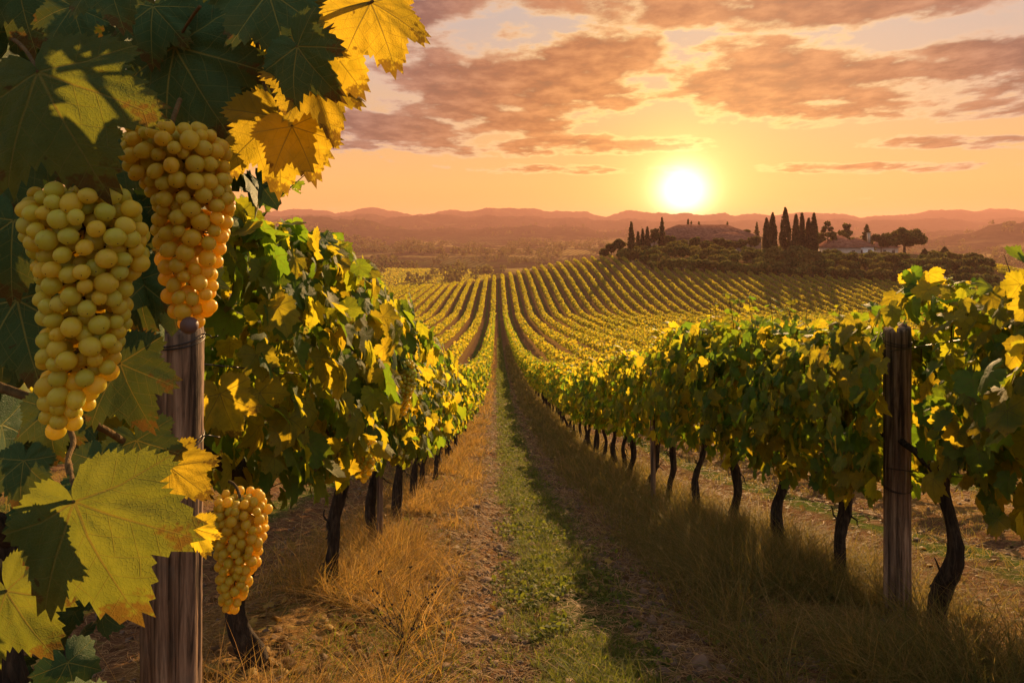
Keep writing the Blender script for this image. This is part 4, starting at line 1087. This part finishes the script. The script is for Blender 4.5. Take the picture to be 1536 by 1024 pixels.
_cache = {}
def tree(name, kind, px, ptop, wpx, d, label, group, mat, seed, base_p=None):
    top = P(px, ptop, d); x = top[0]; zg = float(H(x, d)); h = max(top[2] - zg, 1.5); w = wpx / F * d
    e = bpy.data.objects.new(name, None); COL.objects.link(e); e.location = (x, d, zg - 0.1); e.empty_display_size = 0.5
    tag(e, label, 'bush' if kind == 'bush' else 'tree', group)
    pts, s = crown_points(kind, h, w, seed)
    V, T, U = clump_leaves(pts, s, seed, True)
    obj('crown', make_mesh('crown', V, [T], [mat]), e)
    r = np.random.default_rng(seed)
    sp = Soup(); n = 8; t = np.linspace(0, 1, n)
    th_ = {'cypress': 0.5, 'cone': 0.8, 'round': 0.6, 'pine': 0.85, 'oak': 0.55, 'bush': 0.45}[kind]
    r0 = {'bush': 0.10, 'oak': 0.55}.get(kind, 0.24)
    trunk = np.stack([0 * t, 0 * t, -0.4 + (h * th_ + 0.4) * t], -1) + wig(n, 0.012 * h if kind != 'cypress' else 0.01, seed)
    sp.add(*tube(trunk, np.linspace(r0, r0 * 0.4, n), 9, 0.06, seed))
    if kind in ('oak', 'round', 'pine', 'bush'):
        for q in range(9 if kind == 'oak' else 5):
            c = pts[r.integers(len(pts))]; p0 = trunk[r.integers(3, n)]
            sp.add(*tube(np.linspace(p0, c, 7) + wig(7, 0.02 * h, seed + q) * np.sin(np.linspace(0, np.pi, 7))[:, None], np.linspace(r0 * 0.45, r0 * 0.12, 7), 6))
    obj('trunk' if kind != 'bush' else 'stem', sp.mesh('trunk', [M_TREEBARK], True), e)
    return e

cyp = [(1150, 327, 12, 'short dark cypress at the left end of the cypress clump by the farmhouse'),
       (1159, 319, 13, 'slim pointed cypress just left of the tallest cypress'),
       (1178, 311, 16, 'tallest and broadest cypress rising above the hilltop'),
       (1194, 321, 12, 'medium cypress right after the gap beside the tallest one'),
       (1203, 319, 9, 'very thin needle-like cypress in the middle of the right-hand cypress group'),
       (1213, 327, 12, 'shorter blunt cypress between two taller thin ones'),
       (1221, 319, 11, 'slim cypress at the right end of the cypress clump')]
for i, (px, pt, w, lab) in enumerate(cyp):
    tree('cypress_tree', 'cypress', px, pt, w, 240 + (i % 3) * 4, lab, 'cypresses on the hilltop', M_CYP, 100 + i)
tr = [('cone', 947, 332, 15, 246, 'lone conical conifer at the left end of the hilltop trees', M_CYP),
      ('round', 930, 353, 18, 250, 'rounded dark tree just left of the lone conifer on the crest', M_TREE),
      ('round', 917, 359, 17, 254, 'low rounded tree at the far left end of the crest', M_TREE),
      ('bush', 905, 368, 16, 256, 'small bush ending the tree line where the vineyard crest begins', M_TREE),
      ('cone', 957, 347, 9, 258, 'small conifer just right of the lone tall conifer', M_CYP),
      ('cone', 964, 343, 10, 262, 'second small conifer climbing toward the long roof', M_CYP),
      ('cone', 971, 340, 11, 264, 'third small conifer beside the two larger ones left of the long roof', M_CYP),
      ('round', 981, 330, 16, 266, 'leafy tree beside the pointed conifer under the sun', M_TREE),
      ('cone', 993, 325, 14, 268, 'pointed conifer standing left of the sun above the long roof', M_CYP),
      ('round', 1014, 328, 15, 310, 'leafy treetop directly under the sun behind the long roof', M_TREE),
      ('cone', 1032, 328, 8, 308, 'thin treetop just right of the sun behind the long roof', M_CYP),
      ('cone', 1037, 331, 9, 312, 'small pointed treetop rising behind the left part of the long roof', M_CYP),
      ('pine', 1242, 331, 26, 262, 'loose airy pine between the cypresses and the hipped house', M_TREE),
      ('pine', 1269, 334, 30, 284, 'spreading pine standing behind the hipped house roof', M_TREE),
      ('cone', 1300, 336, 24, 280, 'dark broad conifer behind the right part of the hipped house', M_CYP),
      ('round', 1322, 345, 26, 268, 'dense dark round tree right of the hipped house', M_CYP),
      ('oak', 1357, 337, 58, 262, 'wide umbrella-crowned tree at the right end of the hilltop', M_TREE),
      ('cone', 1387, 373, 15, 236, 'small dark pointed tree below the wide umbrella-crowned tree', M_CYP),
      ('round', 1402, 377, 19, 240, 'rounded small tree beyond the two pointed trees at right', M_TREE),
      ('cone', 1417, 370, 19, 238, 'pointed dark tree at the right end of the bush belt', M_CYP),
      ('round', 1434, 384, 22, 240, 'low dark tree behind the topmost leaves of the right vine row', M_TREE),
      ('round', 1232, 342, 18, 276, 'leafy tree rising right behind the last cypress', M_TREE)]
for i, (px, pt, w) in enumerate([(1004, 349, 17), (1022, 353, 20), (1041, 351, 17), (1060, 356, 19), (1078, 353, 16), (1096, 358, 20), (1113, 355, 15), (1131, 351, 18)]):
    tr.append(('round', px, pt, w, 266, '%s leafy tree from the left in front of the long farm roof' % ORD[i], M_TREE))
for i, (kd, px, pt, w, d, lab, mt) in enumerate(tr):
    tree({'cone': 'conifer', 'round': 'broadleaf_tree', 'pine': 'pine_tree', 'oak': 'spreading_tree', 'bush': 'bush'}[kd], kd, px, pt, w, d, lab, 'trees around the farm', mt, 150 + i)
for i in range(11):                                          # saplings and treetops along the crest behind the long roof
    r = random.Random(i + 900); px = 1044 + i * 9 + r.uniform(-5, 5)
    tree('crest_tree', 'round' if i % 5 else 'cone', px, r.uniform(331, 335), r.uniform(9, 19), 318 + r.uniform(0, 8), 'small treetop peeping over the ridge of the long farm roof', 'treetops behind the long roof', M_TREE, 700 + i)

BUSHM = [M_BUSH, M_BUSHD, M_BUSHG]
def bushes():
    r = random.Random(12); n = 0
    def edge_y(u): return float(np.interp(u, [20, 44, 50, 83, 135, 160, 190], [256, 250, 219, 210, 195, 196, 215]))
    spots = []
    px = 936
    while px < 1488:
        for tier, (dy, h0, h1, w0, w1, p_) in enumerate(((0.5, 17, 24, 17, 27, 1.0), (9, 18, 27, 17, 26, 0.72), (18, 20, 31, 16, 28, 0.85), (28, 18, 28, 16, 28, 0.7))):
            if r.random() > p_: continue
            qx = px + r.uniform(-4, 4); y = 240.0
            for _ in range(6):
                u = (qx - 768) / F * y + TILT * y; y = edge_y(u) + dy
            spots.append((qx, y, r.uniform(h0, h1), r.uniform(w0, w1), tier))
        px += 11
    names = ['lit and olive', 'dark', 'pale']
    for i, (qx, y, hp, wp, tier) in enumerate(spots):
        x = (qx - 768) / F * y; zg = float(H(x, y)); ptop = HY - (zg - CZ) / y * F - hp * (0.75 if qx < 1000 else 1)
        where = ('left of the barn' if qx < 990 else 'before the barn' if qx < 1140 else 'below the cypress clump' if qx < 1230 else 'below the hipped house' if qx < 1320 else 'below the umbrella-crowned tree' if qx < 1425 else 'right of the umbrella-crowned tree')
        lab = ['low bush at the vineyard edge, ', 'rounded bush of the middle belt, ', 'garden bush of the back belt, ', 'rearmost bush near the buildings, '][tier] + where
        tree('bush', 'bush', qx, ptop, wp, y, lab, 'bushes ' + where + ', tier ' + 'abcd'[tier], BUSHM[(i * 5 + tier) % 3], 300 + i)
bushes()

def roof_material():
    m, k, o = new_mat('terracotta_roof_tiles')
    tc = k.n('ShaderNodeTexCoord').outputs['Object']
    w = k.n('ShaderNodeTexWave', wave_type='BANDS', bands_direction='X'); w.inputs['Scale'].default_value = 1.4; k.put(w.inputs['Vector'], tc)
    n = k.noise(tc, 0.8, 5, 0.6)
    c = k.ramp(n, [(0.3, (0.13, 0.055, 0.035)), (0.55, (0.24, 0.105, 0.065)), (0.75, (0.33, 0.17, 0.11))])
    b = principled(k, base=c, rough=1.0, spec=0.0, normal=bump(k, w.outputs[0], 0.7, 0.08)); k.put(o.inputs[0], b.outputs[0]); return m
M_ROOF = roof_material()
M_STONE = plain('brown_rubble_stone', (0.17, 0.11, 0.075), 0.9, var=0.3, scale=0.8)
M_WALL = plain('cream_plaster', (0.42, 0.33, 0.25), 0.9, var=0.18, scale=0.6)
M_WHITE = plain('white_plaster', (0.72, 0.66, 0.60), 0.9, var=0.08, scale=0.6)
M_GLASS = plain('dark_window_glass', (0.03, 0.03, 0.035), 0.12, spec=0.6, var=0.2)
M_FRAME = plain('window_frame_paint', (0.30, 0.22, 0.15), 0.6)

def hip_roof(x0, x1, y0, y1, z0, z1, over=0.6, hipx=None):
    x0 -= over; x1 += over; y0 -= over; y1 += over; hx = hipx if hipx is not None else (y1 - y0) / 2; ym = (y0 + y1) / 2
    V = np.array([[x0, y0, z0], [x1, y0, z0], [x1, y1, z0], [x0, y1, z0], [x0 + hx, ym, z1], [x1 - hx, ym, z1],
                  [x0, y0, z0 - 0.22], [x1, y0, z0 - 0.22], [x1, y1, z0 - 0.22], [x0, y1, z0 - 0.22]], float)
    Q = [np.array([[0, 1, 5, 4], [2, 3, 4, 5], [6, 7, 1, 0], [7, 8, 2, 1], [8, 9, 3, 2], [9, 6, 0, 3], [9, 8, 7, 6]]), np.array([[1, 2, 5], [3, 0, 4]])]
    return V, Q

def building(name, label, px0, px1, d, p_ground, wings, sub):
    """wings: (px0, px1, y offset, depth, eave p, ridge p, hip, wall material)"""
    cx = ((px0 + px1) / 2 - 768) / F * d; zg = CZ + (HY - p_ground) / F * d
    e = bpy.data.objects.new(name, None); COL.objects.link(e); e.location = (cx, d, zg); e.empty_display_size = 1
    tag(e, label, 'house', None)
    for (a, b, yo, dep, pe, pr, hip, wm) in wings:
        yy = d + yo
        x0 = (a - 768) / F * yy - cx; x1 = (b - 768) / F * yy - cx
        ze = CZ + (HY - pe) / F * yy - zg; zr = CZ + (HY - pr) / F * (yy + dep / 2) - zg
        w = obj('wall', Soup_of(boxv(x0, x1, yo, yo + dep, -4, ze - 0.10)).mesh('wall', [wm]), e)
        obj('roof', Soup_of(hip_roof(x0, x1, yo, yo + dep, ze + 0.12, zr, 0.7, hip)).mesh('roof', [M_ROOF]), e)
        nw = max(2, int((x1 - x0) / 4.0))
        for i in range(nw):
            wx = x0 + (i + 0.5) * (x1 - x0) / nw; wz = ze - 2.6
            fr = Soup()
            for (fa, fb, fc, fd) in ((-0.62, -0.5, -0.1, 1.5), (0.5, 0.62, -0.1, 1.5), (-0.5, 0.5, 1.38, 1.5), (-0.5, 0.5, -0.1, 0.02), (-0.04, 0.04, 0.02, 1.38)):
                fr.add(*boxv(wx + fa, wx + fb, yo - 0.10, yo + 0.02, wz + fc, wz + fd))
            wo = obj('window', fr.mesh('window', [M_FRAME]), e)
            obj('pane', Soup_of(boxv(wx - 0.5, wx + 0.5, yo - 0.04, yo + 0.01, wz + 0.02, wz + 1.38)).mesh('pane', [M_GLASS]), wo)
    for (cpx, yo, p0, p1) in sub:
        yy = d + yo; x = (cpx - 768) / F * yy - cx; z0 = CZ + (HY - p0) / F * yy - zg; z1 = CZ + (HY - p1) / F * yy - zg
        s = Soup(); s.add(*boxv(x - 0.45, x + 0.45, yo - 0.4, yo + 0.4, z0, z1)); s.add(*boxv(x - 0.58, x + 0.58, yo - 0.53, yo + 0.53, z1, z1 + 0.22))
        obj('chimney', s.mesh('chimney', [M_WALL]), e)
    return e
building('farmhouse', 'long low farm building with a broad tiled hip roof behind the bushes under the sun', 985, 1142, 276, 384,
         [(985, 1142, 10, 20, 357, 337, 12.0, M_STONE), (1062, 1136, 0, 9.7, 361, 348, 8.0, M_STONE)], [])
building('house', 'pale house with tiled hip roof and chimney right of the cypresses', 1246, 1310, 256, 390,
         [(1248, 1291, 0, 12, 371, 353, 5.0, M_WALL), (1285, 1311, 4, 12.3, 370, 356, 4.0, M_WHITE)], [(1303, 8, 364, 350)])
building('cottage', 'small dark roofed cottage half hidden behind the dense round tree', 1320, 1348, 292, 380,
         [(1320, 1347, 0, 9, 371, 358, 4.0, M_WALL)], [])


# ------------------------------------------------------------------ the valley: far vineyards and tree belts
def valley():
    r = np.random.default_rng(91)
    pos = []; sz = []
    for q in range(64):                                      # lower vineyard beyond the left crest
        o0 = -60 - q * 5.2; m_ = 900
        t = r.uniform(0, 1, m_); y = 430 + 330 * t; x = o0 + 0.42 * (y - 430) + 60
        keep = (x > -330) & (x < -20)
        x, y = x[keep], y[keep]; x = x + r.normal(0, 0.5, len(x))
        pos.append(np.stack([x, y, H(x, y) + r.uniform(0.3, 1.7, len(x))], -1)); sz.append(np.full(len(x), 0.75))
    pos = np.concatenate(pos); sz = np.concatenate(sz) * r.uniform(0.7, 1.2, len(pos))
    N = len(pos)
    V, T, U = leaves(LEAF_FAR, pos, r.normal(0, 1, (N, 3)), r.normal(0, 0.6, (N, 3)) + np.array([0, 0, 0.6]), sz, 6)
    tag(obj('valley_vines', make_mesh('valley_vines', V, [T], [M_FARLEAF])), 'far lower vineyard of diagonal rows in the valley beyond the crest', 'vineyard', kind='stuff')
    # belts, copses and single trees
    C = []; S = []
    def belt(p0, p1, n, spread, h):
        t = r.uniform(0, 1, n); x = p0[0] + (p1[0] - p0[0]) * t + r.normal(0, spread, n); y = p0[1] + (p1[1] - p0[1]) * t + r.normal(0, spread * 1.3, n)
        for a, b in zip(x, y):
            hh = h * r.uniform(0.5, 1.3); m_ = 26
            d = norm(r.normal(0, 1, (m_, 3))) * np.array([0.55, 0.55, 0.5]) * hh * np.cbrt(r.uniform(0.1, 1, m_))[:, None]
            C.append(np.array([a, b, float(H(a, b)) + hh * 0.5]) + d); S.append(np.full(m_, hh * 0.22))
    belt((-290, 820), (-90, 800), 70, 10, 9); belt((-240, 840), (-190, 760), 20, 8, 12)
    belt((-420, 1200), (60, 1080), 120, 22, 10); belt((-560, 1500), (-180, 1330), 90, 30, 13)
    belt((-100, 980), (160, 900), 45, 16, 8); belt((-60, 1500), (300, 1350), 80, 40, 11)
    belt((200, 1050), (700, 1250), 70, 60, 10); belt((620, 900), (900, 1050), 70, 30, 9); belt((560, 820), (800, 780), 40, 24, 8)
    belt((420, 640), (600, 600), 40, 16, 9)
    for _ in range(220):
        y = r.uniform(560, 1700); x = r.uniform(-0.45, 0.85) * y
        belt((x, y), (x + r.normal(0, 30), y + r.normal(0, 12)), int(r.integers(1, 7)), 6, 7 + y * 0.002)
    for _ in range(240):
        y = r.uniform(1100, 2600); x = r.uniform(-0.5, 0.85) * y
        belt((x, y), (x + r.normal(0, 60), y + r.normal(0, 20)), 3, 10, 8)
    C = np.concatenate(C); S = np.concatenate(S)
    V, T, U = clump_leaves(C, S, 7)
    tag(obj('valley_woods', make_mesh('valley_woods', V, [T], [M_TREE])), 'hazy hedgerows and tree belts across the valley', 'woods', kind='stuff')
valley()


# ------------------------------------------------------------------ the evening haze
def haze():
    V, Q = boxv(-6000, 8000, -60, 6500, -66, 100)
    m = bpy.data.materials.new('haze'); m.use_nodes = True; k = NT(m.node_tree); o = k.n('ShaderNodeOutputMaterial')
    p = k.n('ShaderNodeVolumePrincipled'); p.inputs['Color'].default_value = (1.0, 0.52, 0.44, 1)
    p.inputs['Density'].default_value = 0.00014; p.inputs['Anisotropy'].default_value = 0.22
    p.inputs['Density Attribute'].default_value = ''
    k.put(o.inputs['Volume'], p.outputs[0])
    try: m.cycles.homogeneous_volume = True
    except Exception: pass
    h = obj('haze', make_mesh('haze', V, Q, [m])); tag(h, 'warm evening haze over the valley', 'haze', kind='stuff')
haze()
